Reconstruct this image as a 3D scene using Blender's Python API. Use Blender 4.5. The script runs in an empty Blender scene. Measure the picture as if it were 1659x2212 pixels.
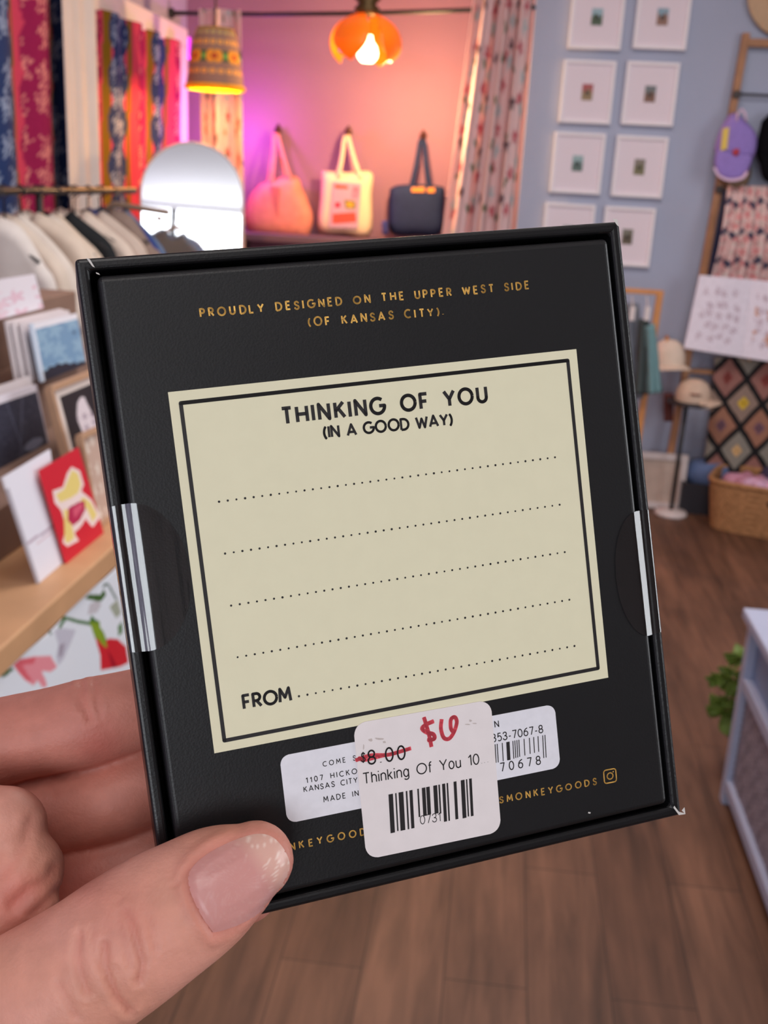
import bpy, bmesh, math, random
import numpy as np
from mathutils import Vector, Matrix
from mathutils.bvhtree import BVHTree
random.seed(7)
rng = np.random.default_rng(7)
SC = bpy.context.scene
COL = SC.collection
PI = math.pi

# ------------------------------------------------------------------ camera
F, CX, CY = 2278.0, 829.5, 1106.0
EYE = Vector((0, 0, 1.55))
_p, _r, _y = math.radians(17.3), math.radians(3.14), math.radians(-5.6)
_f0 = Vector((math.sin(_y), math.cos(_y), 0)); _r0 = Vector((math.cos(_y), -math.sin(_y), 0)); _z = Vector((0, 0, 1))
FW = _f0*math.cos(_p) - _z*math.sin(_p)
_u0 = _z*math.cos(_p) + _f0*math.sin(_p)
RT = _r0*math.cos(_r) + _u0*math.sin(_r)
UP = _u0*math.cos(_r) - _r0*math.sin(_r)
cam = bpy.data.cameras.new('camera')
cam.sensor_fit = 'VERTICAL'; cam.sensor_height = 36.0; cam.sensor_width = 27.0
cam.lens = F/2212*36
cam.clip_start = 0.01; cam.clip_end = 60
cam.dof.use_dof = True; cam.dof.focus_distance = 0.19; cam.dof.aperture_fstop = 36
camo = bpy.data.objects.new('camera', cam); COL.objects.link(camo)
camo.matrix_world = Matrix(((RT.x, UP.x, -FW.x, EYE.x), (RT.y, UP.y, -FW.y, EYE.y), (RT.z, UP.z, -FW.z, EYE.z), (0, 0, 0, 1)))
SC.camera = camo
SC.view_settings.view_transform = 'Standard'; SC.view_settings.look = 'None'
SC.view_settings.gamma = 1.0; SC.view_settings.use_curve_mapping = False
SC.view_settings.exposure = 0.07
SC.cycles.max_bounces = 8; SC.cycles.diffuse_bounces = 4; SC.cycles.glossy_bounces = 4
SC.cycles.transparent_max_bounces = 12; SC.cycles.sample_clamp_indirect = 6.0
SC.cycles.caustics_reflective = False; SC.cycles.caustics_refractive = False

# ------------------------------------------------------------------ world and daylight
wd = bpy.data.worlds.new('world'); SC.world = wd; wd.use_nodes = True
wd.node_tree.nodes['Background'].inputs[0].default_value = (0.86, 0.92, 1.0, 1)
wd.node_tree.nodes['Background'].inputs[1].default_value = 1.0
def area(name, loc, target, sx, sy, power, col):
    l = bpy.data.lights.new(name, 'AREA'); l.shape = 'RECTANGLE'; l.size = sx; l.size_y = sy; l.energy = power; l.color = col
    o = bpy.data.objects.new(name, l); COL.objects.link(o); o.location = loc
    o.rotation_euler = (Vector(target) - Vector(loc)).to_track_quat('-Z', 'Y').to_euler()
    return o
def point(name, loc, power, col, r=0.03):
    l = bpy.data.lights.new(name, 'POINT'); l.energy = power; l.color = col; l.shadow_soft_size = r
    o = bpy.data.objects.new(name, l); COL.objects.link(o); o.location = loc
    return o
area('storefront_daylight', (-0.3, -5.9, 1.9), (-0.3, 3, 1.6), 3.4, 2.4, 115, (0.9, 0.95, 1.0))
area('side_window_daylight', (3.05, 1.2, 1.8), (0, 1.7, 1.2), 2.6, 1.6, 62, (0.93, 0.96, 1.0))
area('added_ceiling_fill', (0.3, 3.0, 3.14), (0.3, 3.0, 0), 1.6, 1.2, 50, (1.0, 0.95, 0.92))  # added unseen fill that brightens the back of the shop
area('added_ceiling_fill', (0.2, -1.2, 3.14), (0.2, -1.2, 0), 1.2, 1.2, 16, (1.0, 0.95, 0.92))  # added unseen fill above the foreground, no known fixture

# ------------------------------------------------------------------ helpers
def ray(px, py): return (FW + RT*((px-CX)/F) - UP*((py-CY)/F))
def P(px, py, d): return EYE + ray(px, py)*d            # d: depth along the optical axis
def onX(px, py, X): r = ray(px, py); return EYE + r*((X-EYE.x)/r.x)
def onY(px, py, Y): r = ray(px, py); return EYE + r*((Y-EYE.y)/r.y)
def onZ(px, py, Z): r = ray(px, py); return EYE + r*((Z-EYE.z)/r.z)
def onPl(px, py, o, n): r = ray(px, py); return EYE + r*((Vector(o)-EYE).dot(n)/r.dot(n))
def proj(v): d = Vector(v)-EYE; z = d.dot(FW); return (CX+F*d.dot(RT)/z, CY-F*d.dot(UP)/z)
_E, _R, _U, _F = (np.array(a) for a in (EYE, RT, UP, FW))
def projN(a):
    d = np.asarray(a)-_E; z = d@_F; return CX+F*(d@_R)/z, CY-F*(d@_U)/z, z
def srgb(r, g, b):
    f = lambda c: (c/255/12.92 if c/255 <= .04045 else ((c/255+.055)/1.055)**2.4)
    return (f(r), f(g), f(b))

def mat(name, col=(.8, .8, .8), rough=.6, metal=0., spec=.5, emis=None, estr=0., noise=0., nscale=20., bump=0., bscale=200., trans=0., sss=0., attr=False, sheen=0., coat=0.):
    m = bpy.data.materials.new(name); m.use_nodes = True; nt = m.node_tree; b = nt.nodes['Principled BSDF']
    b.inputs['Base Color'].default_value = (*col, 1); b.inputs['Roughness'].default_value = rough
    b.inputs['Metallic'].default_value = metal; b.inputs['Specular IOR Level'].default_value = spec
    b.inputs['Sheen Weight'].default_value = sheen; b.inputs['Coat Weight'].default_value = coat
    if emis: b.inputs['Emission Color'].default_value = (*emis, 1); b.inputs['Emission Strength'].default_value = estr
    if sss: b.inputs['Subsurface Weight'].default_value = sss; b.inputs['Subsurface Radius'].default_value = (1, .35, .2); b.inputs['Subsurface Scale'].default_value = .003
    src = None
    tc = nt.nodes.new('ShaderNodeTexCoord')
    if attr:
        a = nt.nodes.new('ShaderNodeAttribute'); a.attribute_name = 'Col'; src = a.outputs['Color']
    if noise:
        n = nt.nodes.new('ShaderNodeTexNoise'); n.inputs['Scale'].default_value = nscale; n.inputs['Detail'].default_value = 4
        nt.links.new(tc.outputs['Object'], n.inputs['Vector'])
        h = nt.nodes.new('ShaderNodeHueSaturation'); mr = nt.nodes.new('ShaderNodeMapRange')
        mr.inputs[1].default_value = .3; mr.inputs[2].default_value = .7; mr.inputs[3].default_value = 1-noise; mr.inputs[4].default_value = 1+noise
        nt.links.new(n.outputs[0], mr.inputs[0]); nt.links.new(mr.outputs[0], h.inputs['Value'])
        if src: nt.links.new(src, h.inputs['Color'])
        else: h.inputs['Color'].default_value = (*col, 1)
        src = h.outputs[0]
    if src: nt.links.new(src, b.inputs['Base Color'])
    if bump:
        n2 = nt.nodes.new('ShaderNodeTexNoise'); n2.inputs['Scale'].default_value = bscale; n2.inputs['Detail'].default_value = 3
        nt.links.new(tc.outputs['Object'], n2.inputs['Vector'])
        bp = nt.nodes.new('ShaderNodeBump'); bp.inputs['Strength'].default_value = bump; bp.inputs['Distance'].default_value = .002
        nt.links.new(n2.outputs[0], bp.inputs['Height']); nt.links.new(bp.outputs[0], b.inputs['Normal'])
    if trans:
        t = nt.nodes.new('ShaderNodeBsdfTranslucent')
        if src: nt.links.new(src, t.inputs[0])
        else: t.inputs[0].default_value = (*col, 1)
        mx = nt.nodes.new('ShaderNodeMixShader'); mx.inputs[0].default_value = trans
        nt.links.new(b.outputs[0], mx.inputs[1]); nt.links.new(t.outputs[0], mx.inputs[2])
        nt.links.new(mx.outputs[0], nt.nodes['Material Output'].inputs[0])
    return m

def tag(o, label=None, cat=None, group=None, kind=None):
    if label: o['label'] = label
    if cat: o['category'] = cat
    if group: o['group'] = group
    if kind: o['kind'] = kind
    return o
def empty(name, loc, label, cat, group=None, rot=None):
    o = bpy.data.objects.new(name, None); COL.objects.link(o); o.empty_display_size = .05
    o.location = loc
    if rot is not None: o.rotation_euler = rot.to_euler() if hasattr(rot, 'to_euler') else rot
    return tag(o, label, cat, group)

class MB:
    def __init__(s): s.v = []; s.f = []; s.c = None
    def add(s, vs, fs):
        k = len(s.v); s.v += [tuple(a) for a in vs]; s.f += [tuple(i+k for i in f) for f in fs]; return s
    def box(s, c, d, M=None):
        c = Vector(c); vs = []
        for x in (-.5, .5):
            for y in (-.5, .5):
                for z in (-.5, .5):
                    q = Vector((x*d[0], y*d[1], z*d[2]))
                    vs.append(c + (M @ q if M else q))
        return s.add(vs, [(0, 1, 3, 2), (4, 6, 7, 5), (0, 4, 5, 1), (2, 3, 7, 6), (0, 2, 6, 4), (1, 5, 7, 3)])
    def bar(s, a, b, w, t, side=None):          # rectangular bar from a to b
        a, b = Vector(a), Vector(b); d = (b-a).normalized()
        x = (side if side else (Vector((0, 0, 1)) if abs(d.z) < .9 else Vector((1, 0, 0)))); x = (x - d*x.dot(d)).normalized(); y = d.cross(x)
        vs = [q + x*(i*w/2) + y*(j*t/2) for q in (a, b) for i, j in ((-1, -1), (1, -1), (1, 1), (-1, 1))]
        return s.add(vs, [(3, 2, 1, 0), (4, 5, 6, 7), (0, 1, 5, 4), (1, 2, 6, 5), (2, 3, 7, 6), (3, 0, 4, 7)])
    def tube(s, pts, rad, n=12, flat=1.0, side=None, round_ends=False, closed=False):
        pts = [Vector(p) for p in pts]; m = len(pts)
        rad = [rad]*m if not hasattr(rad, '__len__') else list(rad)
        prev = None; rings = []
        def frame(i):
            nonlocal prev
            t = (pts[min(i+1, m-1)] - pts[max(i-1, 0)])
            if closed: t = pts[(i+1) % m]-pts[(i-1) % m]
            t.normalize()
            if side is not None: a = side(pts[i], t) if callable(side) else (side - t*side.dot(t))
            elif prev is None: a = t.orthogonal()
            else: a = prev - t*prev.dot(t)
            a.normalize(); prev = a
            return t, a, t.cross(a)
        fr = [frame(i) for i in range(m)]
        def ring(c, a, b, r): return [c + a*(r*math.cos(2*PI*k/n)) + b*(r*flat*math.sin(2*PI*k/n)) for k in range(n)]
        if round_ends:
            t, a, b = fr[0]; r = rad[0]
            for q in (80, 60, 40, 20): rings.append(ring(pts[0]-t*(r*math.sin(math.radians(q))), a, b, r*math.cos(math.radians(q))))
        for i in range(m): rings.append(ring(pts[i], fr[i][1], fr[i][2], rad[i]))
        if round_ends:
            t, a, b = fr[-1]; r = rad[-1]
            for q in (20, 40, 60, 80): rings.append(ring(pts[-1]+t*(r*math.sin(math.radians(q))), a, b, r*math.cos(math.radians(q))))
        vs = [v for rg in rings for v in rg]; fs = []
        R_ = len(rings)
        for i in range(R_ if closed else R_-1):
            for k in range(n):
                fs.append((i*n+k, i*n+(k+1) % n, ((i+1) % R_)*n+(k+1) % n, ((i+1) % R_)*n+k))
        if not closed: fs.append(tuple(range(n-1, -1, -1))); fs.append(tuple((R_-1)*n+k for k in range(n)))
        return s.add(vs, fs)
    def lathe(s, prof, n=32, o=(0, 0, 0), M=None, power=None):   # prof: (r, z)
        o = Vector(o); vs = []
        for r, z in prof:
            for k in range(n):
                a = 2*PI*k/n; q = Vector((r*math.cos(a), r*math.sin(a), z)); vs.append(o + (M @ q if M else q))
        fs = [(i*n+k, i*n+(k+1) % n, (i+1)*n+(k+1) % n, (i+1)*n+k) for i in range(len(prof)-1) for k in range(n)]
        return s.add(vs, fs)
    def grid(s, nu, nv, fn):
        vs = [fn(i/nu, j/nv) for j in range(nv+1) for i in range(nu+1)]
        fs = [(j*(nu+1)+i, j*(nu+1)+i+1, (j+1)*(nu+1)+i+1, (j+1)*(nu+1)+i) for j in range(nv) for i in range(nu)]
        return s.add(vs, fs)
    def prism(s, poly, ext):                     # planar outline swept by a vector
        poly = [Vector(p) for p in poly]; n = len(poly); e = Vector(ext)
        return s.add(poly + [p+e for p in poly], [tuple(range(n)), tuple(range(2*n-1, n-1, -1))] + [(i, i+n, (i+1) % n+n, (i+1) % n) for i in range(n)])
    def pillow(s, outline, nrm, t, rings=6, c=None):
        o = [Vector(p) for p in outline]; n = len(o); nrm = Vector(nrm).normalized()
        c = Vector(c) if c else sum(o, Vector())/n
        vs = list(o)
        for sgn in (1, -1):
            for k in range(1, rings):
                q = 1-k/rings
                for p in o: vs.append(c + (p-c)*q + nrm*(sgn*t*math.sqrt(1-q**4)))
            vs.append(c + nrm*(sgn*t))
        fs = []; m = (rings-1)*n+1
        for h in (0, 1):
            base = n + h*m
            ring = lambda k: (0 if k == 0 else base+(k-1)*n)
            for k in range(rings-1):
                for i in range(n):
                    j = (i+1) % n; f = (ring(k)+i, ring(k)+j, ring(k+1)+j, ring(k+1)+i)
                    fs.append(f if h == 0 else f[::-1])
            for i in range(n):
                f = (ring(rings-1)+i, ring(rings-1)+(i+1) % n, base+m-1); fs.append(f if h == 0 else f[::-1])
        return s.add(vs, fs)
    def build(s, name, m, parent=None, smooth=False, local=False, bevel=0., solid=0., col=None, subd=0):
        me = bpy.data.meshes.new(name)
        vs = s.v
        if parent is not None and not local:
            inv = pm(parent).inverted(); vs = [tuple(inv @ Vector(v)) for v in vs]
        me.from_pydata(vs, [], s.f); me.update()
        bm = bmesh.new(); bm.from_mesh(me); bmesh.ops.recalc_face_normals(bm, faces=bm.faces); bm.to_mesh(me); bm.free()
        if col is not None:
            ca = me.color_attributes.new('Col', 'FLOAT_COLOR', 'POINT')
            arr = np.ones((len(vs), 4), np.float32); arr[:, :3] = col
            ca.data.foreach_set('color', arr.ravel())
        o = bpy.data.objects.new(name, me); COL.objects.link(o)
        if m: me.materials.append(m)
        if parent is not None: o.parent = parent
        if smooth: me.polygons.foreach_set('use_smooth', [True]*len(me.polygons))
        if solid: md = o.modifiers.new('thick', 'SOLIDIFY'); md.thickness = solid; md.offset = 0
        if bevel: md = o.modifiers.new('bevel', 'BEVEL'); md.width = bevel; md.segments = 3; md.limit_method = 'ANGLE'
        if subd: md = o.modifiers.new('sub', 'SUBSURF'); md.levels = subd; md.render_levels = subd
        return o
def pm(o):
    m = Matrix.LocRotScale(o.location, o.rotation_euler, o.scale)
    return pm(o.parent) @ m if o.parent else m
def spline(pts, n=8):                             # Catmull-Rom through tuples
    a = np.array(pts, float); a = np.vstack([2*a[0]-a[1], a, 2*a[-1]-a[-2]]); out = []
    for i in range(1, len(a)-2):
        for k in range(n):
            t = k/n; p0, p1, p2, p3 = a[i-1:i+3]
            out.append(.5*((2*p1)+(-p0+p2)*t+(2*p0-5*p1+4*p2-p3)*t*t+(-p0+3*p1-3*p2+p3)*t**3))
    out.append(a[-2]); return np.array(out)
def inpoly(x, y, poly):
    r = np.zeros(x.shape, bool); n = len(poly); j = n-1
    for i in range(n):
        xi, yi = poly[i]; xj, yj = poly[j]
        c = ((yi > y) != (yj > y)) & (x < (xj-xi)*(y-yi)/((yj-yi) if yj != yi else 1e-9)+xi); r ^= c; j = i
    return r
def dpoly(x, y, pl, closed=False):
    d = np.full(x.shape, 1e9); pl = list(pl)+([pl[0]] if closed else [])
    for (ax, ay), (bx, by) in zip(pl[:-1], pl[1:]):
        vx, vy = bx-ax, by-ay; L = vx*vx+vy*vy+1e-12
        t = np.clip(((x-ax)*vx+(y-ay)*vy)/L, 0, 1); d = np.minimum(d, np.hypot(x-ax-t*vx, y-ay-t*vy))
    return d

# ------------------------------------------------------------------ the shop itself
MIR_YAW, MIR_TILT = 9.0, -5.6                            # how the arched mirror stands
YB, XL, YA, XR, YR, ZC = 5.6, -1.85, 6.2, 3.2, -6.0, 3.2
XA = onY(1153, 60, YB).x                                  # where the alcove ends and the blue wall begins
def floor_mat():
    m = bpy.data.materials.new('floor_planks'); m.use_nodes = True; nt = m.node_tree; b = nt.nodes['Principled BSDF']
    N = nt.nodes.new; L = nt.links.new
    tc = N('ShaderNodeTexCoord'); sp = N('ShaderNodeSeparateXYZ'); cb = N('ShaderNodeCombineXYZ')
    L(tc.outputs['Object'], sp.inputs[0]); L(sp.outputs[1], cb.inputs[0]); L(sp.outputs[0], cb.inputs[1])
    br = N('ShaderNodeTexBrick'); L(cb.outputs[0], br.inputs['Vector'])
    br.offset = .37; br.offset_frequency = 2
    br.inputs['Scale'].default_value = 1; br.inputs['Brick Width'].default_value = 1.1; br.inputs['Row Height'].default_value = .17
    br.inputs['Mortar Size'].default_value = .0016; br.inputs['Mortar Smooth'].default_value = .3
    br.inputs['Color1'].default_value = (*srgb(114, 80, 62), 1); br.inputs['Color2'].default_value = (*srgb(98, 67, 51), 1); br.inputs['Mortar'].default_value = (*srgb(62, 43, 34), 1)
    mp = N('ShaderNodeMapping'); mp.inputs['Scale'].default_value = (2.2, 26, 1); L(cb.outputs[0], mp.inputs[0])
    n = N('ShaderNodeTexNoise'); n.inputs['Scale'].default_value = 1; n.inputs['Detail'].default_value = 6; n.inputs['Roughness'].default_value = .65; n.inputs['Distortion'].default_value = .6; L(mp.outputs[0], n.inputs['Vector'])
    mp2 = N('ShaderNodeMapping'); mp2.inputs['Scale'].default_value = (1.6, 5.5, 1); L(cb.outputs[0], mp2.inputs[0])
    n2 = N('ShaderNodeTexNoise'); n2.inputs['Scale'].default_value = 1; n2.inputs['Detail'].default_value = 3; L(mp2.outputs[0], n2.inputs['Vector'])
    ad = N('ShaderNodeMath'); ad.operation = 'ADD'; L(n.outputs[0], ad.inputs[0]); L(n2.outputs[0], ad.inputs[1])
    mr = N('ShaderNodeMapRange'); mr.inputs[1].default_value = .7; mr.inputs[2].default_value = 1.3; mr.inputs[3].default_value = .4; mr.inputs[4].default_value = 1.5; L(ad.outputs[0], mr.inputs[0])
    h = N('ShaderNodeHueSaturation'); h.inputs['Saturation'].default_value = 1.0; L(mr.outputs[0], h.inputs['Value']); L(br.outputs[0], h.inputs['Color']); L(h.outputs[0], b.inputs['Base Color'])
    b.inputs['Roughness'].default_value = .5; b.inputs['Specular IOR Level'].default_value = .35
    return m
M_blue = mat('blue_wall_paint', srgb(166, 171, 192), .75, noise=.03, nscale=3)
M_lav = mat('lavender_wall_paint', srgb(176, 166, 190), .75, noise=.03, nscale=3)
M_mauve = mat('alcove_wall_paint', srgb(154, 110, 128), .8, noise=.05, nscale=2.5)
M_white = mat('white_wall_paint', srgb(235, 232, 230), .7, noise=.02, nscale=3)
M_trim = mat('white_trim_paint', srgb(238, 226, 218), .5)
def struct(name, mb, m, **k): o = mb.build(name, m, **k); o['kind'] = 'structure'; return o
struct('floor', MB().box(((XL+XR)/2, (YR+YA)/2, -.05), (XR-XL+.2, YA-YR+.2, .1)), floor_mat())
struct('ceiling', MB().box(((XL+XR)/2, (YR+YA)/2, ZC+.05), (XR-XL+.2, YA-YR+.2, .1)), M_white)
struct('wall_left', MB().box((XL-.05, (YR+YA)/2, ZC/2), (.1, YA-YR+.2, ZC)), M_lav)
struct('wall_back', MB().box(((XA+XR)/2, YB+.3, ZC/2), (XR-XA, .6, ZC)), M_blue)
struct('wall_alcove', MB().box(((XL+XA)/2, YA+.05, ZC/2), (XA-XL, .1, ZC)), M_mauve)
struct('wall_right', MB().box((XR+.05, (YR+YA)/2, ZC/2), (.1, YA-YR+.2, ZC)), mat('taupe_wall_paint', srgb(128, 118, 116), .8))
w = MB()
for x0, x1, z0, z1 in ((XL, -2.4+.1, 0, ZC), (1.9, XR, 0, ZC), (-2.4, 1.9, 0, .7), (-2.4, 1.9, 3.12, ZC)):
    x0 = max(x0, XL)
    if x1 > x0: w.box(((x0+x1)/2, YR-.05, (z0+z1)/2), (x1-x0, .1, z1-z0))
struct('wall_rear', w, M_white)
w = MB()
for x in (XL+.04, -.3, .8, 1.86): w.box((x, YR-.03, 1.9), (.06, .06, 2.4))
for z in (.73, 3.09): w.box((.09, YR-.03, z), (3.6, .06, .06))
struct('window_2', w, M_trim)
# window opening on the left wall, closed off with hung fabric: pelmet board and right-hand board
Yp0 = onX(120, 10, XL).y; tr0 = onX(377, 110, XL+.04); tr1 = onX(404, 110, XL+.04)
zt = onX(376, 88, XL+.04).z; zt1 = onX(402, 78, XL+.04).z
struct('trim_1', MB().box((XL+.02, (2.2+tr1.y)/2, (zt+zt1)/2+.01), (.05, tr1.y-2.2, max(.1, zt1-zt+.05))), M_trim, bevel=.006)
struct('trim_2', MB().box((XL+.02, (tr0.y+tr1.y)/2, zt/2), (.05, tr1.y-tr0.y, zt)), M_trim, bevel=.006)
struct('window_1', MB().box((XL+.004, (2.2+tr0.y)/2, 1.45), (.006, tr0.y-2.2, 2*zt-2.9)), M_white)
bb = mat('baseboard_paint', srgb(150, 150, 165), .5)
struct('baseboard_back', MB().box(((XA+XR)/2, YB-.008, .05), (XR-XA, .016, .1)), bb)

# ------------------------------------------------------------------ things along the walls
def cloth(name, nu, nv, fn, colfn, m, parent=None, solid=.004, smooth=True):
    mb = MB().grid(nu, nv, fn); co = np.array([tuple(v) for v in mb.v]); X, Y, _ = projN(co)
    u = np.tile(np.arange(nu+1)/nu, nv+1); v = np.repeat(np.arange(nv+1)/nv, nu+1)
    return mb.build(name, m, parent, smooth=smooth, solid=solid, col=colfn(u, v, X, Y, co))
def fill(n, c): return np.tile(np.array(srgb(*c)), (n, 1))
def put(col, mask, c): col[mask] = srgb(*c); return col
def rosettes(s, z, cell, seed, r0=.42):
    """flower heads on a jittered lattice: returns petal mask and line mask"""
    i, j = np.floor(s/cell), np.floor(z/cell); best = np.full(s.shape, 9.); ang = np.zeros(s.shape)
    for di in (-1, 0, 1):
        for dj in (-1, 0, 1):
            a, b = i+di, j+dj; h1 = np.mod(np.sin(a*127.1+b*311.7+seed)*43758.5, 1); h2 = np.mod(np.sin(a*269.5+b*183.3+seed)*24634.6, 1)
            dx, dy = s-(a+.3+.4*h1)*cell, z-(b+.3+.4*h2)*cell; d = np.hypot(dx, dy)/cell
            m = d < best; best[m] = d[m]; ang[m] = np.arctan2(dy, dx)[m]+h1[m]*6
    pet = best < r0*(.72+.28*np.cos(5*ang)); line = pet & ((np.mod(best, .13) < .05) | (np.abs(np.sin(2.5*ang)) < .16))
    return pet, line
M_cloth = mat('printed_cloth', rough=.85, attr=True, spec=.15, noise=.05, nscale=60)
M_clothT = mat('printed_curtain_cloth', rough=.85, attr=True, spec=.1, trans=.25)

# --- hung fabric inside the left window opening
def scallop(u, v, X, Y, co):
    s, z = co[:, 1], co[:, 2]; n = len(s); per = .585; a = np.mod(s-.412+.012*np.sin(z*5), per)/per
    col = fill(n, (206, 66, 96)); put(col, np.abs(a-.5) < .045, (128, 98, 22)); put(col, np.abs(a-.985) < .03, (122, 96, 26))
    sc = .055*np.abs(np.sin(z*PI/.17))
    A = np.abs(a-.26) < .13+sc; put(col, A, (150, 26, 78)); p, l = rosettes(s, z, .13, 3.1, .5); put(col, A & p & ~l & (np.abs(a-.26) < .16), (226, 140, 134))
    sc2 = .06*np.abs(np.sin(z*PI/.19+1)); B = np.abs(a-.74) < .165+sc2; put(col, B, (38, 58, 104)); p, l = rosettes(s, z, .12, 8.7, .5); put(col, B & p & ~l & (np.abs(a-.74) < .19), (150, 166, 196))
    return col
def hang(y0, y1, z0, z1, off, amp, per, ph=0.):
    return lambda u, v: Vector((XL+off+amp*math.sin(((y0+(y1-y0)*u))*2*PI/per+ph)+.3*amp*math.sin(11*u+3*v), y0+(y1-y0)*u, z0+(z1-z0)*v))
ya, yb = onX(182, 60, XL+.06).y, onX(379, 120, XL+.06).y
yc = onX(108, 20, XL+.06).y
f = cloth('fabric_curtain', 150, 240, hang(ya-.02, tr0.y-.005, .12, zt-.005, .06, .02, .3), scallop, M_cloth)
tag(f, 'pink, navy and olive scalloped floral curtain between the white drape and the corner trim', 'curtain', 'scalloped floral curtains')
f = cloth('fabric_curtain', 150, 240, hang(2.7, yc+.2, .12, zt-.005, .06, .02, .34, 1), scallop, M_cloth)
tag(f, 'pink and navy scalloped floral curtain left of the white drape', 'curtain', 'scalloped floral curtains')
M_sheer = mat('white_drape_cloth', srgb(226, 212, 204), .85, spec=.1, noise=.03, nscale=8)
def dr(u, v):
    y = yc-.03+(ya-yc+.05)*(.05*(1-v)+u*(1-.05*(1-v)))
    return Vector((XL+.105+.014*math.sin(u*9+.6)+.008*math.sin(u*23+2*v), y, .1+(zt+.05-.1)*v))
f = MB().grid(40, 30, dr).build('white_drape', M_sheer, smooth=True, solid=.004)
tag(f, 'plain white drape hanging between the two scalloped floral curtains', 'drape')

# --- alcove: rod, curtains, hooks, bags, bench
M_black = mat('black_metal', srgb(30, 28, 30), .4, spec=.5)
ra = onX(366, 28, XL); rb = onY(1156, 16, YB-.06)
rd_ = MB(); mid = ra.lerp(rb, .55)-Vector((0, 0, .015))
rd_.tube([ra, ra.lerp(mid, .5)-Vector((0, 0, .006)), mid, mid.lerp(rb, .5)-Vector((0, 0, .002)), rb], .011, 12)
rod = rd_.build('curtain_rod', M_black, smooth=True); tag(rod, 'thin black curtain rod spanning the pink alcove', 'curtain rod')
MB().tube([ra, ra+Vector((.02, -.002, 0))], .026, 16).build('end_cap', M_black, rod, smooth=True)
def floral(u, v, X, Y, co):
    s, z = u*.75, co[:, 2]; n = len(s); col = fill(n, (236, 206, 206))
    for cell, seed, r0, c in ((.19, 1.7, .2, (200, 100, 112)), (.17, 4.2, .15, (112, 122, 92)), (.23, 9.1, .13, (92, 66, 78)), (.2, 6.6, .2, (190, 198, 202))):
        p, l = rosettes(s, z, cell, seed, r0); put(col, p, c)
    return col
def curtain(name, tl, tr, bl, br, y, zb, folds, amp, label):
    A, B, C_, D_ = onY(*tl, y), onY(*tr, y), onY(*bl, y), onY(*br, y)
    kx = (zb-A.z)/(C_.z-A.z)
    def fn(u, v):                                     # v: 0 top, 1 floor end
        a = A.lerp(C_, v*kx); b = B.lerp(D_, v*kx); p = a.lerp(b, u)
        return Vector((p.x, y+amp*math.sin(u*folds*2*PI+.5*math.sin(2*v))+amp*.35*math.sin(u*folds*5.1*PI+3*v), A.z+(zb-A.z)*v+.0))
    o = cloth(name, 110, 160, fn, floral, M_clothT); tag(o, label, 'curtain', 'white floral curtains on the rod')
    return o
curtain('floral_curtain', (1024, -10), (1152, -10), (957, 490), (1106, 490), YB-.1, .03, 3.2, .045, 'white floral curtain gathered beside the blue wall with small picture frames')
curtain('floral_curtain', (430, 18), (521, 18), (434, 370), (527, 370), YB-.05, .03, 1.6, .03, 'white floral curtain behind the beaded lampshade, glowing orange')
M_hook = mat('dark_bronze', srgb(82, 44, 34), .45, metal=.5)
M_bench = mat('plum_bench_paint', srgb(98, 76, 92), .6, noise=.05)
zb_ = onY(700, 513, YA-.3).z
b = empty('display_bench', ((XL+XA)/2, YA-.16, 0), 'low dark plum bench along the back of the alcove under the tote bags', 'bench')
MB().box(((XL+XA)/2-.05, YA-.165, zb_-.02), (XA-XL-.4, .31, .04)).build('bench_top', M_bench, b, bevel=.004)
for x in (XL+.35, XA-.45): MB().box((x, YA-.165, (zb_-.04)/2), (.06, .26, zb_-.04)).build('leg', M_bench, b, bevel=.003)
def hook(px, py, lab):
    p = onY(px, py, YA); m = MB().tube([p+Vector((0, -.002, .03)), p+Vector((0, -.004, 0)), p+Vector((0, -.03, -.035)), p+Vector((0, -.045, -.02)), p+Vector((0, -.05, .005))], .008, 8, round_ends=True)
    m.lathe([(.0, .006), (.02, .005), (.022, 0), (.0, 0)], 16, p+Vector((0, -.001, .005)), Matrix.Rotation(PI/2, 3, 'X'))
    o = m.build('wall_hook', M_hook, smooth=True); tag(o, lab, 'hook', 'hooks on the alcove wall'); return p+Vector((0, -.04, -.025))
def strap(mb, pts, w=.013, flat=.35):
    mb.tube([Vector(tuple(p)) for p in spline(pts, 6)], w, 8, flat, side=Vector((1, 0, .2)))
def tote(name, hk, outline, handles, m, label, y=YA-.075, th=.05, colfn=None, hw=.011):
    pts = [onY(*p, y) for p in outline]; pts = [Vector(tuple(q)) for q in spline([tuple(p) for p in pts]+[tuple(pts[0])], 4)[:-1]]
    zc = sum((p.z for p in pts))/len(pts)
    o = empty(name, (sum(p.x for p in pts)/len(pts), y, min(p.z for p in pts)), label, 'bag', 'tote bags hanging in the alcove')
    bmb = MB().pillow(pts, (0, -1, 0), th)
    if colfn:
        co = np.array([tuple(v) for v in bmb.v]); X, Y, _ = projN(co); bmb.build('bag_body', m, o, smooth=True, col=colfn(X, Y))
    else: bmb.build('bag_body', m, o, smooth=True)
    for hs, dy in handles:
        k = MB(); a, b_ = onY(*hs[0], y), onY(*hs[1], y); a.y += dy; b_.y += dy
        mid = Vector(hk)+Vector((0, -.01+dy*.2, .004))
        strap(k, [tuple(a-Vector((0, 0, .02))), tuple(a.lerp(mid, .5)+Vector((0, dy*.3, -.005))), tuple(mid+Vector((-.012, 0, -.012))), tuple(mid), tuple(mid+Vector((.012, 0, -.012))), tuple(b_.lerp(mid, .5)+Vector((0, dy*.3, -.005))), tuple(b_-Vector((0, 0, .02)))], hw)
        k.build('handle', m, o, smooth=True, col=None if not colfn else fill(len(k.v), (238, 206, 168)))
    return o
M_pinkbag = mat('pink_canvas', srgb(226, 142, 122), .9, spec=.1, noise=.09, nscale=22)
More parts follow.
